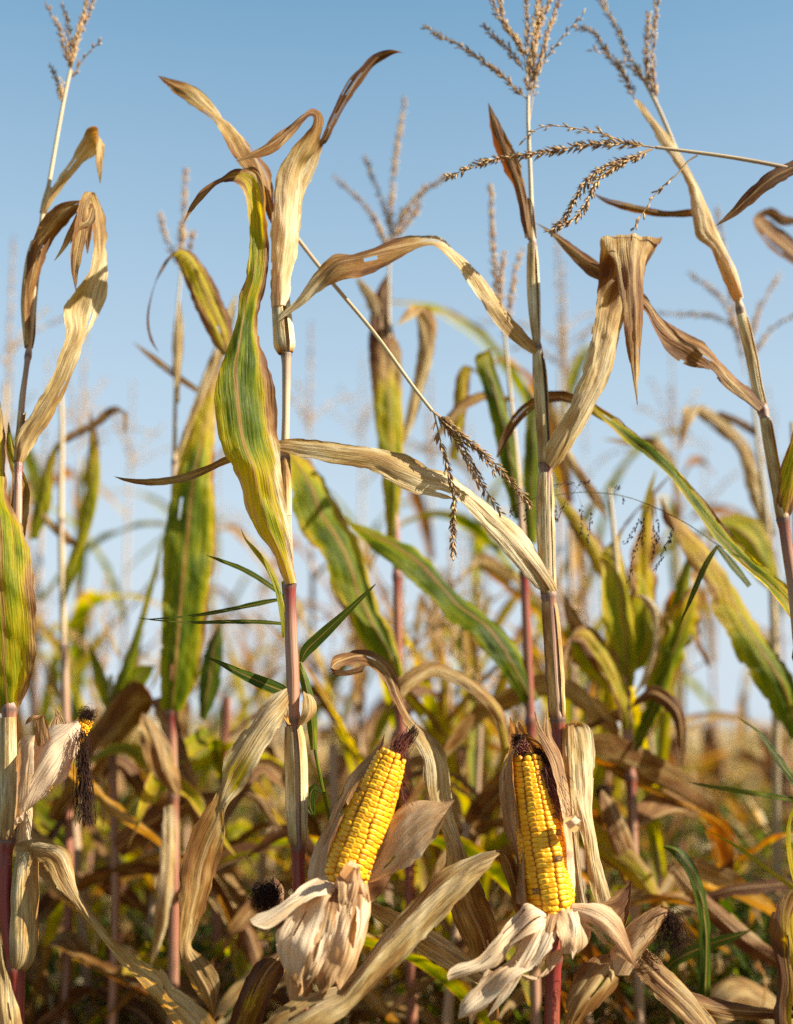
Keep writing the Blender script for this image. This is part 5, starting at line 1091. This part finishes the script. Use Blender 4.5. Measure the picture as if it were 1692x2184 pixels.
leaf_e(P9, Y9 + .05, [(1330, 1440, 0, 1356, 1432, 0, .5), (1336, 1390, -2, 1396, 1400, 2, .8), (1340, 1290, -2, 1400, 1300, 2, .8), (1352, 1190, -2, 1398, 1190, 2, .7), (1372, 1110, 0, 1398, 1105, 1), tip(1396, 1050)], g=[(0, .85), (.5, .6), (1, -.1)], edge=.9, b=.15, p=0, ripple=.009, crumple=.003)
leaf_e(P9, Y9 - .03, [(1330, 1560, 0, 1352, 1550, 0, .4), (1290, 1450, -1, 1330, 1440, 1, .7), (1262, 1410, -1, 1314, 1396, 1, .8), (1228, 1370, -2, 1266, 1336, 1, .8), (1204, 1380, -3, 1226, 1346, -1, .5), (1196, 1420, -4, 1212, 1410, -3), tip(1208, 1460, -4)], g=[(0, .6), (.5, .5), (1, 0)], edge=.7, b=.1, p=0, ripple=.006)
leaf_e(P9, Y9 + .02, [(1340, 1600, 0, 1366, 1606, 0, .4), (1374, 1500, -1, 1412, 1510, 1, .7), (1388, 1425, -2, 1436, 1440, 2, .9), (1424, 1330, -2, 1478, 1345, 2, .9), (1460, 1260, -1, 1494, 1262, 1, .6), tip(1488, 1196)], g=[(0, .95), (.6, .8), (1, .1)], edge=.6, b=.1, p=0, ripple=.009, crumple=.003)
leaf_e(P9, Y9 - .03, [(1346, 1510, 0, 1356, 1490, 0), (1392, 1494, -1, 1396, 1462, -1, .5), (1432, 1530, -2, 1452, 1500, -2, .5), (1448, 1590, -2, 1464, 1580, -2), tip(1456, 1640, -2)], g=-.4, b=.45, p=.1, crumple=.003)

Y10 = 1.95
P10 = plant(1715, Y10, 'second row plant with a broad orange and green leaf by the right edge', GRP2)
stalk(P10, Y10, [(1690, 900, 0, 9), (1700, 1200, 0, 15), (1710, 1500, 0, 20, .5), (1716, 1900, 0, 23, .5)], nodes=[(1700, 1200), (1710, 1520)])
leaf_e(P10, Y10, [(1690, 1580, 0, 1716, 1550, 0, .6), (1642, 1500, -1, 1692, 1448, 1, 1.2), (1586, 1410, -2, 1652, 1392, 1.4, 1.4), (1532, 1320, -2.4, 1600, 1308, 1.6, 1.4), (1515, 1260, -2.4, 1548, 1212, 1.6, 1.3), (1474, 1200, -2, 1474, 1138, 1.6, 1.2), (1434, 1142, -1, 1424, 1080, 1, .7), tip(1410, 1060)], g=[(0, .85), (.3, .78), (.55, .46), (.8, .36), (1, .2)], b=[(0, -.1), (.5, -.1), (.8, .1), (1, .5)], edge=.25, p=0, ripple=.006)
leaf_e(P10, Y10 + .25, [(1640, 1260, 0, 1664, 1240, 0), (1600, 1220, 0, 1650, 1170, 0, .8), (1560, 1180, 0, 1620, 1110, 0, .8), (1530, 1150, -1, 1570, 1096, 0, .6), (1516, 1150, -2, 1530, 1110, -1.4), tip(1505, 1160, -2)], g=.6, b=.15, edge=.3, p=0)

Y11 = 2.3
P11 = plant(1655, Y11, 'dry second row plant whose bleached leaf is bent over like a hook', GRP2)
stalk(P11, Y11, [(1600, 760, 0, 6), (1612, 900, 0, 9), (1640, 1150, 0, 13), (1655, 1450, 0, 18), (1660, 1900, 0, 20)], nodes=[(1640, 1150)])
leaf_e(P11, Y11, [(1640, 1150, 0, 1656, 1140, 0), (1598, 1060, 0, 1626, 1050, 0, .4), (1570, 960, 0, 1604, 960, 0, .5), (1532, 925, 0, 1566, 910, 0, .5), (1490, 890, 0, 1512, 870, 0, .5), (1462, 868, -1, 1500, 866, -1), (1452, 900, -3, 1480, 895, -3, .3), tip(1450, 958, -4)], g=-.4, b=[(0, 0), (.5, .2), (1, .4)], p=.5)
leaf_e(P11, Y11, [(1530, 888, 0, 1534, 876, 0), (1570, 908, 0, 1574, 890, 0, .3), (1600, 925, 0, 1604, 908, 0), tip(1628, 942)], g=-.4, b=.6, p=0)
leaf_e(P11, Y11, [(1440, 1060, 0, 1452, 1055, 0), (1420, 990, 0, 1438, 980, 0), (1380, 952, 0, 1400, 935, 0, .4), (1330, 948, 0, 1336, 936, 0), tip(1284, 936)], g=-.3, b=.2, p=.3)
tassel(P11, Y11, [[(1590, 800), (1560, 640), (1545, 540), (1530, 450), {'dense': 3}], [(1592, 760), (1620, 660), (1660, 590)], [(1585, 740), (1540, 640), (1474, 585)], [(1592, 780), (1650, 700), (1700, 670)], [(1580, 700), (1520, 675), (1410, 668)]], 111, size=.011)

Y12 = 2.15
P12 = plant(128, Y12, 'second row plant with hanging green leaves behind the pale wrapped ear', GRP2)
stalk(P12, Y12, [(128, 800, 0, 7), (132, 900, 0, 10), (130, 1100, 0, 13), (134, 1300, 0, 15), (140, 1500, 0, 17, .5), (146, 1900, 0, 20, .6)], nodes=[(130, 1110), (136, 1380)])
leaf_e(P12, Y12, [(126, 1306, 0, 134, 1304, 0), (136, 1230, 0, 168, 1200, 0, .5), (168, 1120, 0, 204, 1090, 0, .6), (186, 1010, 0, 214, 1000, 0, .5), (190, 930, 0, 208, 930, 0, .3), tip(192, 876)], g=[(0, .7), (.6, .6), (1, .1)], b=.1, edge=.3, edgeR=.1, p=0)
leaf_e(P12, Y12, [(62, 1150, 0, 80, 1150, 0), (70, 1080, 0, 108, 1080, 0, .6), (90, 1010, 0, 116, 1000, 0, .5), (116, 950, 0, 134, 940, 0), tip(150, 925)], g=[(0, .75), (1, .4)], b=.15, p=0, edge=.4)
leaf_e(P12, Y12, [(128, 940, 0, 140, 946, 0), (150, 920, 0, 170, 932, 0), (200, 895, 0, 216, 906, 0, .3), (232, 868, 0, 246, 882, 0), (256, 870, -1, 270, 880, -1), (262, 900, -2, 272, 905, -2), tip(266, 925, -2)], g=-.3, b=.4, p=.2)
leaf_e(P12, Y12, [(64, 1070, 0, 70, 1060, 0), (100, 1120, 0, 106, 1104, 0, .3), (140, 1160, 0, 152, 1142, 0, .3), tip(168, 1166)], g=-.3, b=.3, p=.3)
loose_leaves(P12, 128, Y12, [.5, .6, .72, .86, .95, 1.0], 1201, dry=.75)

Y13 = 2.1
P13 = plant(250, Y13, 'low green second row plant with one narrow leaf curving up', GRP2)
stalk(P13, Y13, [(236, 1440, 0, 10), (240, 1600, 0, 16, .5), (246, 1900, 0, 20, .6)], nodes=[(240, 1600)])
leaf_e(P13, Y13, [(222, 1500, 0, 250, 1490, 0, .5), (256, 1430, 0, 282, 1430, 0, .5), (290, 1340, 0, 306, 1340, 0, .3), (314, 1260, 0, 326, 1260, 0), (334, 1190, 0, 342, 1190, 0), tip(348, 1128)], g=[(0, .8), (1, .6)], b=0, edge=.2, p=0)
leaf_e(P13, Y13, [(226, 1520, 0, 250, 1500, 0, .4), (200, 1450, 0, 226, 1440, 0, .4), (192, 1400, 0, 206, 1400, 0), tip(190, 1370)], g=.7, b=0, edge=.2, p=0)
leaf_e(P13, Y13, [(200, 1560, 0, 250, 1580, 0, .6), (226, 1510, 0, 280, 1530, 0, .6), (260, 1460, 0, 300, 1480, 0, .6), (296, 1420, 0, 322, 1440, 0), tip(330, 1420)], g=.75, b=.1, edge=.2, p=.1)
leaf_e(P13, Y13 - .04, [(240, 1790, 0, 262, 1830, 0, .3), (300, 1735, -1, 320, 1790, -1, .6), (370, 1700, -1.4, 384, 1748, -1, .6), (440, 1690, -1, 450, 1730, -1, .5), (520, 1684, 0, 522, 1702, 0, .3), (560, 1700, .4, 548, 1714, .4, .3), (585, 1740, .4, 572, 1750, .4), (604, 1770, .4, 598, 1780, .4), tip(622, 1794)], g=-.4, b=.5, p=.05)
loose_leaves(P13, 250, Y13, [.55, .7, .82, .92], 1301, dry=.9)

# ------------------------------------------------------------------ plants further back: a few kinds, copied
def build_kind(sd, H, green, upright=False):
    rs = np.random.RandomState(sd)
    root = empty('maize_plant', (0, 0, 0))
    lean = rs.uniform(-.05, .05, 2)
    z = np.linspace(0, H - .32, 9)
    C = np.stack([lean[0] * (z / H) ** 2, lean[1] * (z / H) ** 2, z], 1)
    mb = MB()
    S = cr(C, 60)
    rad = .0105 - .0078 * (S[:, 2] / H)
    tone = np.zeros((60, 3)); tone[:, 0] = np.interp(S[:, 2], [0, .9, 1.3, H], [.7, .65, .3, 0])
    for k in range(10):
        gz = np.exp(-((S[:, 2] - .15 - k * .17) / .012) ** 2); rad = rad * (1 + .25 * gz); tone[:, 1] += gz * .5
    tube(mb, S, rad, 8, tone, v0=sd)
    mb.build('stalk', M_STALK, root, world=False)
    zs = np.arange(.28, H - .38, .155)
    for i, zz in enumerate(zs):
        f = zz / H
        p = np.array([np.interp(zz, S[:, 2], S[:, k]) for k in range(3)])
        az = (0 if i % 2 else math.pi) + rs.uniform(-.6, .6) + sd
        gr = rs.rand() < green * (1.0 if .45 < f < .8 or (upright and f > .3) else .15)
        arc_leaf(root, p, az, rs.uniform(1.15, 1.45) if upright else rs.uniform(.8, 1.35), rs.uniform(.45, .75) * (1.1 - .55 * max(0, f - .55) / .45), rs.uniform(.035, .062) * (1.05 - .5 * f),
                 rs.uniform(.3, 1.0) if upright else rs.uniform(1.0, 2.0) if gr else rs.uniform(1.5, 3.3), sd * 53 + i, g=([(0, .7), (.4, rs.uniform(.4, .8)), (1, .15)] if upright else [(0, .8), (.5, .8), (1, .35)]) if gr else (-.4 if rs.rand() < .7 else [(0, .3), (1, -.4)]), b=0 if gr else rs.uniform(.05, .5), p=0 if gr else rs.uniform(0, .6),
                 edge=.4, twist=.4 if gr else 1.0, nc=6, n=26, world=False, curl=.2, kink=(not gr) and rs.rand() < .6)
    te = empty('tassel', (0, 0, 0), root)
    top = S[-1]
    for k in range(rs.randint(4, 8)):
        a = rs.uniform(0, 6.28); sp = 0 if k == 0 else rs.uniform(.25, .9)
        ln = .30 if k == 0 else rs.uniform(.14, .22)
        st = top + (np.array((0, 0, .02 + .012 * k)) if k else 0)
        pts = [st]
        for q in range(1, 5):
            s2 = sp * (1 + .25 * q)
            pts.append(pts[-1] + np.array((math.sin(s2) * math.cos(a), math.sin(s2) * math.sin(a), math.cos(s2))) * ln / 4)
        m2 = MB()
        spike(m2, pts, rs, size=.0125, pitch=.0085, dense=3 if k == 0 else 2, brown=.3)
        m2.build('spike', M_TASSEL, te, world=False)
    if green < .8:
        zz = H * .42
        p = np.array([np.interp(zz, S[:, 2], S[:, k]) for k in range(3)])
        husk_ear(root, p, (math.cos(sd) * .5, math.sin(sd) * .5, .8), .19, sd + 5)
    return root

KINDS = [build_kind(*a_) for a_ in ((1, 2.05, .45), (2, 1.95, .85), (3, 2.1, .25), (4, 1.85, .6), (5, 2.0, .1), (6, 1.75, .7), (7, 1.7, .95, True), (8, 1.8, .9, True))]
def children_of(o): return [c for c in o.children]
def copy_tree(o, parent=None):
    c = o.copy()
    COL.objects.link(c)
    c.parent = parent
    for ch in o.children: copy_tree(ch, c)
    return c

rsb = np.random.RandomState(77)
spots = []
# tassel tops the photo shows: x, y of the top and distance
for (x, y, Y) in [(50, 500, 2.75), (690, 690, 3.2), (1205, 560, 2.7), (1412, 745, 3.6), (285, 815, 3.9), (770, 760, 4.4), (1160, 470, 2.9), (205, 700, 3.4), (1010, 900, 4.6), (1640, 830, 3.9), (560, 1010, 5.0), (450, 960, 4.6), (1255, 850, 4.2), (120, 760, 3.1), (30, 720, 3.6), (920, 800, 3.6), (1500, 930, 4.8)]:
    p = at(x, y, Y)
    spots.append((p[0], Y, p[2] + .02))
for Yr in (2.7, 3.4, 4.1, 4.8, 5.6, 6.4):
    w = .42 * Yr + .35
    x = -w + rsb.uniform(0, .2)
    while x < w:
        # an opening towards the right lets the far field show
        open_ = 0.13 < (x / Yr) < 0.32 and Yr > 2.5
        if rsb.rand() < (.06 if open_ else .15):
            spots.append((x + rsb.uniform(-.05, .05), Yr + rsb.uniform(-.15, .15), rsb.uniform(1.3, 1.75)))
        x += rsb.uniform(.17, .27) * (1 + .05 * Yr)
# the rows go on to the right, beyond the frame, and shade the lower leaves
for Yr in (.75, 1.45, 2.1, 2.8, 3.5, 4.3, 5.1):
    x = .36 * Yr + .5
    while x < .36 * Yr + 2.0:
        spots.append((x, Yr + rsb.uniform(-.1, .1), rsb.uniform(1.7, 2.0)))
        x += rsb.uniform(.16, .27)
used = set()
KH = (2.05, 1.95, 2.1, 1.85, 2.0, 1.75, 1.7, 1.8)
upright = [(930, 2.5, 1.55), (1010, 2.9, 1.6), (1240, 2.45, 1.5), (1270, 3.0, 1.6), (1410, 2.4, 1.5), (700, 3.0, 1.5), (430, 2.6, 1.45), (190, 2.7, 1.5), (90, 3.1, 1.6), (1190, 3.6, 1.7), (560, 3.8, 1.6), (885, 2.35, 1.5), (800, 2.7, 1.55), (985, 2.25, 1.42)]
LAB = ['blurred dry maize plant in the rows behind', 'blurred green leaved maize plant in the rows behind', 'blurred bleached maize plant with drooping leaves in the rows behind', 'blurred half green maize plant in the rows behind', 'blurred fully dried maize plant in the rows behind', 'blurred short maize plant in the rows behind', 'blurred upright yellow green maize plant in the rows behind', 'blurred upright green leaved maize plant with a straw tassel in the rows behind']
n0 = len(spots)
spots += [(at(px, 1500, Y)[0], Y, h) for px, Y, h in upright]
for i_, (x, y, h) in enumerate(spots):
    k = rsb.randint(6) if i_ < n0 else 6 + i_ % 2
    o = KINDS[k] if k not in used else copy_tree(KINDS[k])
    used.add(k)
    o.location = (x, y, 0)
    o.rotation_euler = (0, 0, rsb.uniform(0, 6.28))
    s_ = h / KH[k]
    o.scale = (1, 1, s_)
    tag(o, LAB[k], 'maize plant', 'blurred maize plants in the rows behind')

# broken, shrivelled plants low in the second row
def build_broken(sd, H):
    rs = np.random.RandomState(sd)
    root = empty('broken_maize_plant', (0, 0, 0))
    C = np.array([[0, 0, 0], [rs.uniform(-.03, .03), 0, H * .5], [rs.uniform(-.08, .08), rs.uniform(-.05, .05), H]])
    S = cr(C, 40)
    tone = np.zeros((40, 3)); tone[:, 0] = rs.uniform(.3, .8)
    mb = MB()
    tube(mb, S, np.linspace(.011, .0075, 40), 8, tone, v0=sd)
    mb.build('stalk', M_STALK, root, world=False)
    for i, zz in enumerate(np.arange(.38, H, .075)):
        p = np.array([np.interp(zz, S[:, 2], S[:, k]) for k in range(3)])
        dr = rs.rand() < .62
        arc_leaf(root, p, (0 if i % 2 else math.pi) + rs.uniform(-.9, .9), rs.uniform(.5, 1.35), rs.uniform(.25, .5), rs.uniform(.022, .05), rs.uniform(1.6, 3.0), sd * 71 + i, g=-.5 if dr else [(0, .8), (1, .4)], b=rs.uniform(-.1, .6) if dr else 0,
                 p=rs.uniform(-.5, .4) if dr else 0, edge=.3, twist=1.3, nc=8, n=30, world=False, curl=.4, kink=rs.rand() < .75, ripple=.007)
    return root
BR = [build_broken(501, 1.12), build_broken(502, 1.0), build_broken(503, 1.2), build_broken(504, .95)]
BL = ['leaning broken maize stalk hung with shrivelled leaves, low behind the front row', 'short dead maize stalk with crumpled leaves, low behind the front row', 'headless maize stalk with rusty hanging leaves, low behind the front row', 'stunted maize stalk in a tangle of brown leaves, low behind the front row']
for i, (px, Y) in enumerate([(90, 2.15), (215, 2.3), (470, 2.2), (560, 2.5), (720, 2.1), (960, 2.0), (1030, 2.5), (1250, 2.2), (330, 2.6), (800, 2.7)]):
    k = i % 4
    o = BR[k] if i < 4 else copy_tree(BR[k])
    o.location = (at(px, 1500, Y)[0], Y, 0)
    o.rotation_euler = (0, 0, i * 2.4 + (1.1 if i > 7 else 0))
    tag(o, BL[k], 'maize plant', 'broken maize stalks low behind the front row')

# ------------------------------------------------------------------ grasses among the maize
G = plant(640, 1.50, 'slender green grass with thin flat blades climbing beside the red maize stalk', name='wild_grass', cat='grass')
YG = 1.49
mb = MB()
S = cr([at(604, 1240, YG), at(612, 1330, YG + .01), at(634, 1420, YG + .015), at(655, 1500, YG + .015), at(672, 1600, YG + .01), at(690, 1690, YG + .01), at(720, 1850, YG + .01), np.array((-.06, YG + .02, .0))], 70)
tube(mb, S, np.full(70, .0022), 6, np.tile((.75, 0, 0), (70, 1)))
mb.build('stem', M_GRASS, G)
GK = dict(mat=M_GRASS, p=-.3, b=-.4, crease=.0002, ripple=.0006, name='blade', jag=.0002)
leaf_e(G, YG, [(636, 1420, 0, 642, 1410, 0), (646, 1480, 0, 666, 1470, 0, .5), (654, 1540, 0, 676, 1530, 0, .5), (662, 1600, 0, 676, 1598, 0, .3)], g=.85, **GK)
leaf_c(G, YG, [(600, 1268, 0, 8, 30), (570, 1245, 0, 13, 25), (520, 1215, 0, 12, 20), (470, 1195, 0, 8, 20), (440, 1184, 0, 1, 0)], g=.95, **GK)
leaf_c(G, YG, [(598, 1278, 0, 8, 40), (560, 1285, 0, 13, 45), (500, 1298, 0, 13, 45), (430, 1311, 0, 9, 45), (360, 1318, 0, 4, 0), (305, 1321, 0, 1, 0)], g=.95, **GK)
leaf_c(G, YG, [(602, 1330, 0, 8, 40), (560, 1327, 0, 11, 45), (490, 1326, 0, 11, 45), (410, 1328, 0, 8, 45), (335, 1323, 0, 3, 0), (296, 1318, 0, 1, 0)], g=1.0, **GK)
leaf_c(G, YG - .02, [(642, 1412, 0, 8, 0), (652, 1390, 0, 24, 10), (690, 1352, 0, 26, 20), (735, 1310, 0, 18, 30), (775, 1272, 0, 10, 30), (802, 1245, 0, 1, 0)], g=1.0, **GK)
leaf_c(G, YG, [(618, 1476, 0, 8, 0), (600, 1472, 0, 26, 20), (555, 1454, 0, 28, 20), (505, 1432, 0, 18, 20), (465, 1412, 0, 8, 20), (434, 1398, 0, 1, 0)], g=1.0, **GK)
leaf_c(G, YG - .015, [(606, 1360, 0, 8, 0), (604, 1320, 0, 13, 20), (594, 1264, 0, 14, 20), (574, 1213, 0, 13, 20), (545, 1175, 0, 10, 0), (524, 1150, 0, 4, 0), (514, 1128, 0, 1, 0)], g=.55, **GK)
leaf_c(G, YG + .02, [(684, 1690, 0, 6, 0), (672, 1680, 0, 16, 0), (664, 1690, 0, 26, 0), (662, 1720, 0, 22, 0), (670, 1745, 0, 4, 0)], g=1.0, **GK)

G2 = plant(1520, 1.62, 'green panic grass with a thin arching stem and dark drooping seed heads', name='panic_grass', cat='grass')
YP = 1.56
mb = MB()
S = cr([at(1091, 1082, YP), at(1140, 1062, YP), at(1181, 1057, YP), at(1231, 1050, YP), at(1321, 1056, YP), at(1381, 1075, YP), at(1471, 1120, YP), at(1531, 1162, YP + .02), at(1610, 1205, YP + .03), at(1700, 1270, YP + .04), at(1780, 1400, YP + .05), np.array((.62, 1.62, 0))], 90)
tube(mb, S, np.interp(np.linspace(0, 1, 90), [0, .4, 1], [.0004, .0010, .002]), 5, np.tile((.8, 0, 0), (90, 1)))
mb.build('stem', M_GRASS, G2)
rsp = np.random.RandomState(5)
SH = empty('seed_head', at(1300, 1055, YP) - world_loc(G2), G2)
for (x0, y0, x1, y1, x2, y2, nn) in [(1231, 1050, 1240, 1080, 1241, 1142, 9), (1270, 1052, 1262, 1090, 1254, 1170, 10), (1225, 1050, 1205, 1075, 1188, 1112, 8), (1240, 1050, 1215, 1030, 1182, 1036, 8), (1225, 1050, 1240, 1032, 1260, 1024, 6), (1310, 1054, 1318, 1045, 1324, 1036, 4), (1330, 1056, 1328, 1062, 1332, 1070, 3),
                                     (1384, 1078, 1366, 1110, 1334, 1160, 10), (1384, 1078, 1372, 1120, 1370, 1165, 10), (1386, 1080, 1352, 1180, 1340, 1248, 12), (1390, 1080, 1396, 1130, 1392, 1190, 10), (1398, 1082, 1404, 1120, 1402, 1160, 9), (1424, 1095, 1436, 1130, 1398, 1222, 14), (1424, 1095, 1434, 1128, 1425, 1160, 6), (1100, 1075, 1090, 1088, 1092, 1100, 4), (1130, 1062, 1122, 1090, 1122, 1115, 4), (1180, 1057, 1186, 1080, 1185, 1108, 6)]:
    mb = MB()
    Q = cr([at(x0, y0, YP), at((x0 + x1) / 2, (y0 + y1) / 2 - 3, YP), at(x1, y1, YP), at((x1 + x2) / 2, (y1 + y2) / 2, YP), at(x2, y2, YP)], 24)
    tube(mb, Q, np.full(24, .00022), 4, (1, 0, 0), ref=(.4, -.7, .5))
    for k in range(nn * 2):
        i = int(8 + 15 * k / (nn * 2))
        d = unit(Q[min(i + 1, 23)] - Q[i - 1]) + rsp.normal(0, .35, 3)
        lens(mb, Q[i] + rsp.normal(0, .0012, 3), d, .0050 * rsp.uniform(.8, 1.2), .0019, (1.0, 0, 0))
    mb.build('spikelet_branch', M_SEED, SH)
leaf_c(G2, YP, [(1531, 1164, 0, 6, 0), (1508, 1200, 0, 13, 20), (1478, 1268, 0, 11, 20), (1460, 1310, 0, 5, 20), (1446, 1342, 0, 1, 0)], g=1.0, **GK)
leaf_c(G2, YP + .06, [(1600, 1250, 0, 12, 20), (1560, 1200, 0, 20, 30), (1530, 1165, 0, 10, 20)], g=1.0, **GK)

G3 = plant(1500, 1.70, 'blue green grass blade arching over beside the small closed ear', name='wild_grass', cat='grass')
leaf_c(G3, 1.66, [(1500, 2330, 2, 16, 20), (1500, 2200, 1, 24, 20), (1502, 2110, 0, 28, 20), (1504, 2035, 0, 29, 25), (1501, 1960, 0, 29, 25), (1487, 1886, 0, 28, 25), (1462, 1836, 0, 26, 15), (1436, 1812, 0, 18, 0), (1415, 1806, 0, 4, 0)], fold=.2, g=1.05, **GK)
leaf_c(G3, 1.75, [(1516, 2330, 0, 10, 0), (1420, 2080, 0, 24, 20), (1440, 2050, 0, 26, 20), (1500, 2020, 0, 26, 20), (1560, 2000, 0, 20, 20), (1600, 1985, 0, 3, 0)], g=1.05, **GK)
G4 = plant(1740, 1.66, 'thin green grass arching into view from the right edge', name='wild_grass', cat='grass')
leaf_c(G4, 1.66, [(1760, 1760, 0, 14, 20), (1692, 1662, 0, 18, 20), (1655, 1612, 0, 15, 20), (1617, 1560, 0, 8, 20), (1574, 1530, 0, 1, 0)], g=.95, **GK)
leaf_c(G4, 1.66, [(1760, 1720, 0, 14, 30), (1692, 1706, 0, 14, 30), (1598, 1690, 0, 13, 30), (1520, 1678, 0, 9, 20), (1468, 1668, 0, 1, 0)], g=.9, **GK)
leaf_c(G4, 1.66, [(1780, 1960, 0, 14, 30), (1692, 1893, 0, 14, 30), (1640, 1856, 0, 12, 30), (1580, 1812, 0, 8, 20), (1516, 1774, 0, 1, 0)], g=.55, **GK)
leaf_c(G4, 1.60, [(1720, 1940, 0, 10, 30), (1692, 1860, 0, 12, 30), (1682, 1790, 0, 11, 30), (1688, 1740, 0, 8, 20), (1715, 1700, 0, 3, 0)], g=.5, **GK)
D13 = plant(1560, 1.95, 'bent dead maize plant with two dull brown leaves crossing low at the right', GRP2)
leaf_e(D13, 1.95, [(1496, 1922, 0, 1500, 1908, 0), (1550, 1914, -1, 1552, 1890, 0, .4), (1630, 1906, -1, 1632, 1876, 0, .4), (1710, 1896, 0, 1712, 1866, 0)], g=-.5, b=.75, p=-.3)
leaf_e(D13, 1.9, [(1420, 1850, 0, 1436, 1834, 0), (1496, 1945, 0, 1516, 1915, 0, .6), (1560, 2010, 0, 1590, 1976, 0, .6), (1640, 2058, 0, 1656, 2030, 0, .5), (1720, 2085, 0, 1720, 2060, 0)], g=-.5, b=.45, p=.1)

# ------------------------------------------------------------------ ground, weeds and the far growth
mb = MB()
xs = np.concatenate([np.linspace(-60, -3, 14), np.linspace(-2.7, 2.7, 28), np.linspace(3, 60, 14)])
ys = np.concatenate([[-6, -3], np.linspace(-1, 9, 50), np.linspace(10, 300, 40)])
X, Yg = np.meshgrid(xs, ys, indexing='ij')
Z = .02 * np.sin(Yg * 9.0) * (Yg < 9) + .015 * np.sin(X * 7 + Yg * 3) - .05
mb.grid(np.stack([X * np.maximum(1, Yg / 30), Yg, Z], 2))
tag(mb.build('ground', M_SOIL), kind='structure')

def weed_mass(name, sd, n, ylo, yhi, hfun, size, greens, spread=.62):
    rs = np.random.RandomState(sd)
    mb = MB()
    y = ylo + (yhi - ylo) * rs.rand(n) ** 1.5
    x = rs.uniform(-1, 1, n) * (spread * y + .4)
    h = hfun(x, y, rs)
    z = h * rs.rand(n) ** .75
    az = rs.uniform(0, 6.28, n); el = rs.uniform(-.7, 1.2, n)
    ln = size * rs.uniform(.6, 1.9, n); w = ln * rs.uniform(.04, .15, n)
    d = np.stack([np.cos(az) * np.cos(el), np.sin(az) * np.cos(el), np.sin(el)], 1)
    s = np.stack([-np.sin(az), np.cos(az), rs.uniform(-.5, .5, n)], 1)
    p = np.stack([x, y, z], 1)
    m = p + d * (ln * .5)[:, None]
    e = p + d * ln[:, None] - np.array((0, 0, 1)) * (ln * rs.uniform(.1, .5, n))[:, None]
    V = np.stack([p, m - s * w[:, None] / 2, e, m + s * w[:, None] / 2], 1).reshape(-1, 3)
    F = (np.arange(n)[:, None] * 4 + np.arange(4)[None, :]).tolist()
    cl = noise1(x * 2.2 + y, sd + 4, 1.3) * .3
    g = np.where(rs.rand(n) + cl < greens, rs.uniform(.75, 1.25, n), rs.uniform(-.5, .1, n))
    b = np.where(g > .3, -.3, rs.uniform(-.2, .7, n) * (1 if ylo < 7 else .3))
    tn = np.repeat(np.stack([g, b, rs.uniform(-.2, .7, n) + (.4 if ylo > 7 else 0)], 1), 4, axis=0)
    uvm = np.repeat(rs.uniform(0, 9, (n, 2)), 4, axis=0) + np.tile(np.array([[0, 0], [.05, -.02], [.1, 0], [.05, .02]]), (n, 1))
    mb.add(V, F, uv=np.tile(np.array([[0, .7], [.5, .6], [1, .7], [.5, .9]]), (n, 1)), uvm=uvm, tone=tn)
    return tag(mb.build(name, M_LEAF), kind='stuff')
weed_mass('weeds', 31, 30000, 2.15, 4.2, lambda x, y, r: .80 + .12 * noise1(x, 5, 2.0), .10, .52)
weed_mass('undergrowth', 33, 26000, 3.6, 9.0, lambda x, y, r: .95 + .12 * noise1(x, 6, 1.2), .12, .58)
weed_mass('far_growth', 32, 44000, 8.0, 40.0, lambda x, y, r: 0.96 + .008 * y + .2 * noise1(x, 7, .5), .26, .14)
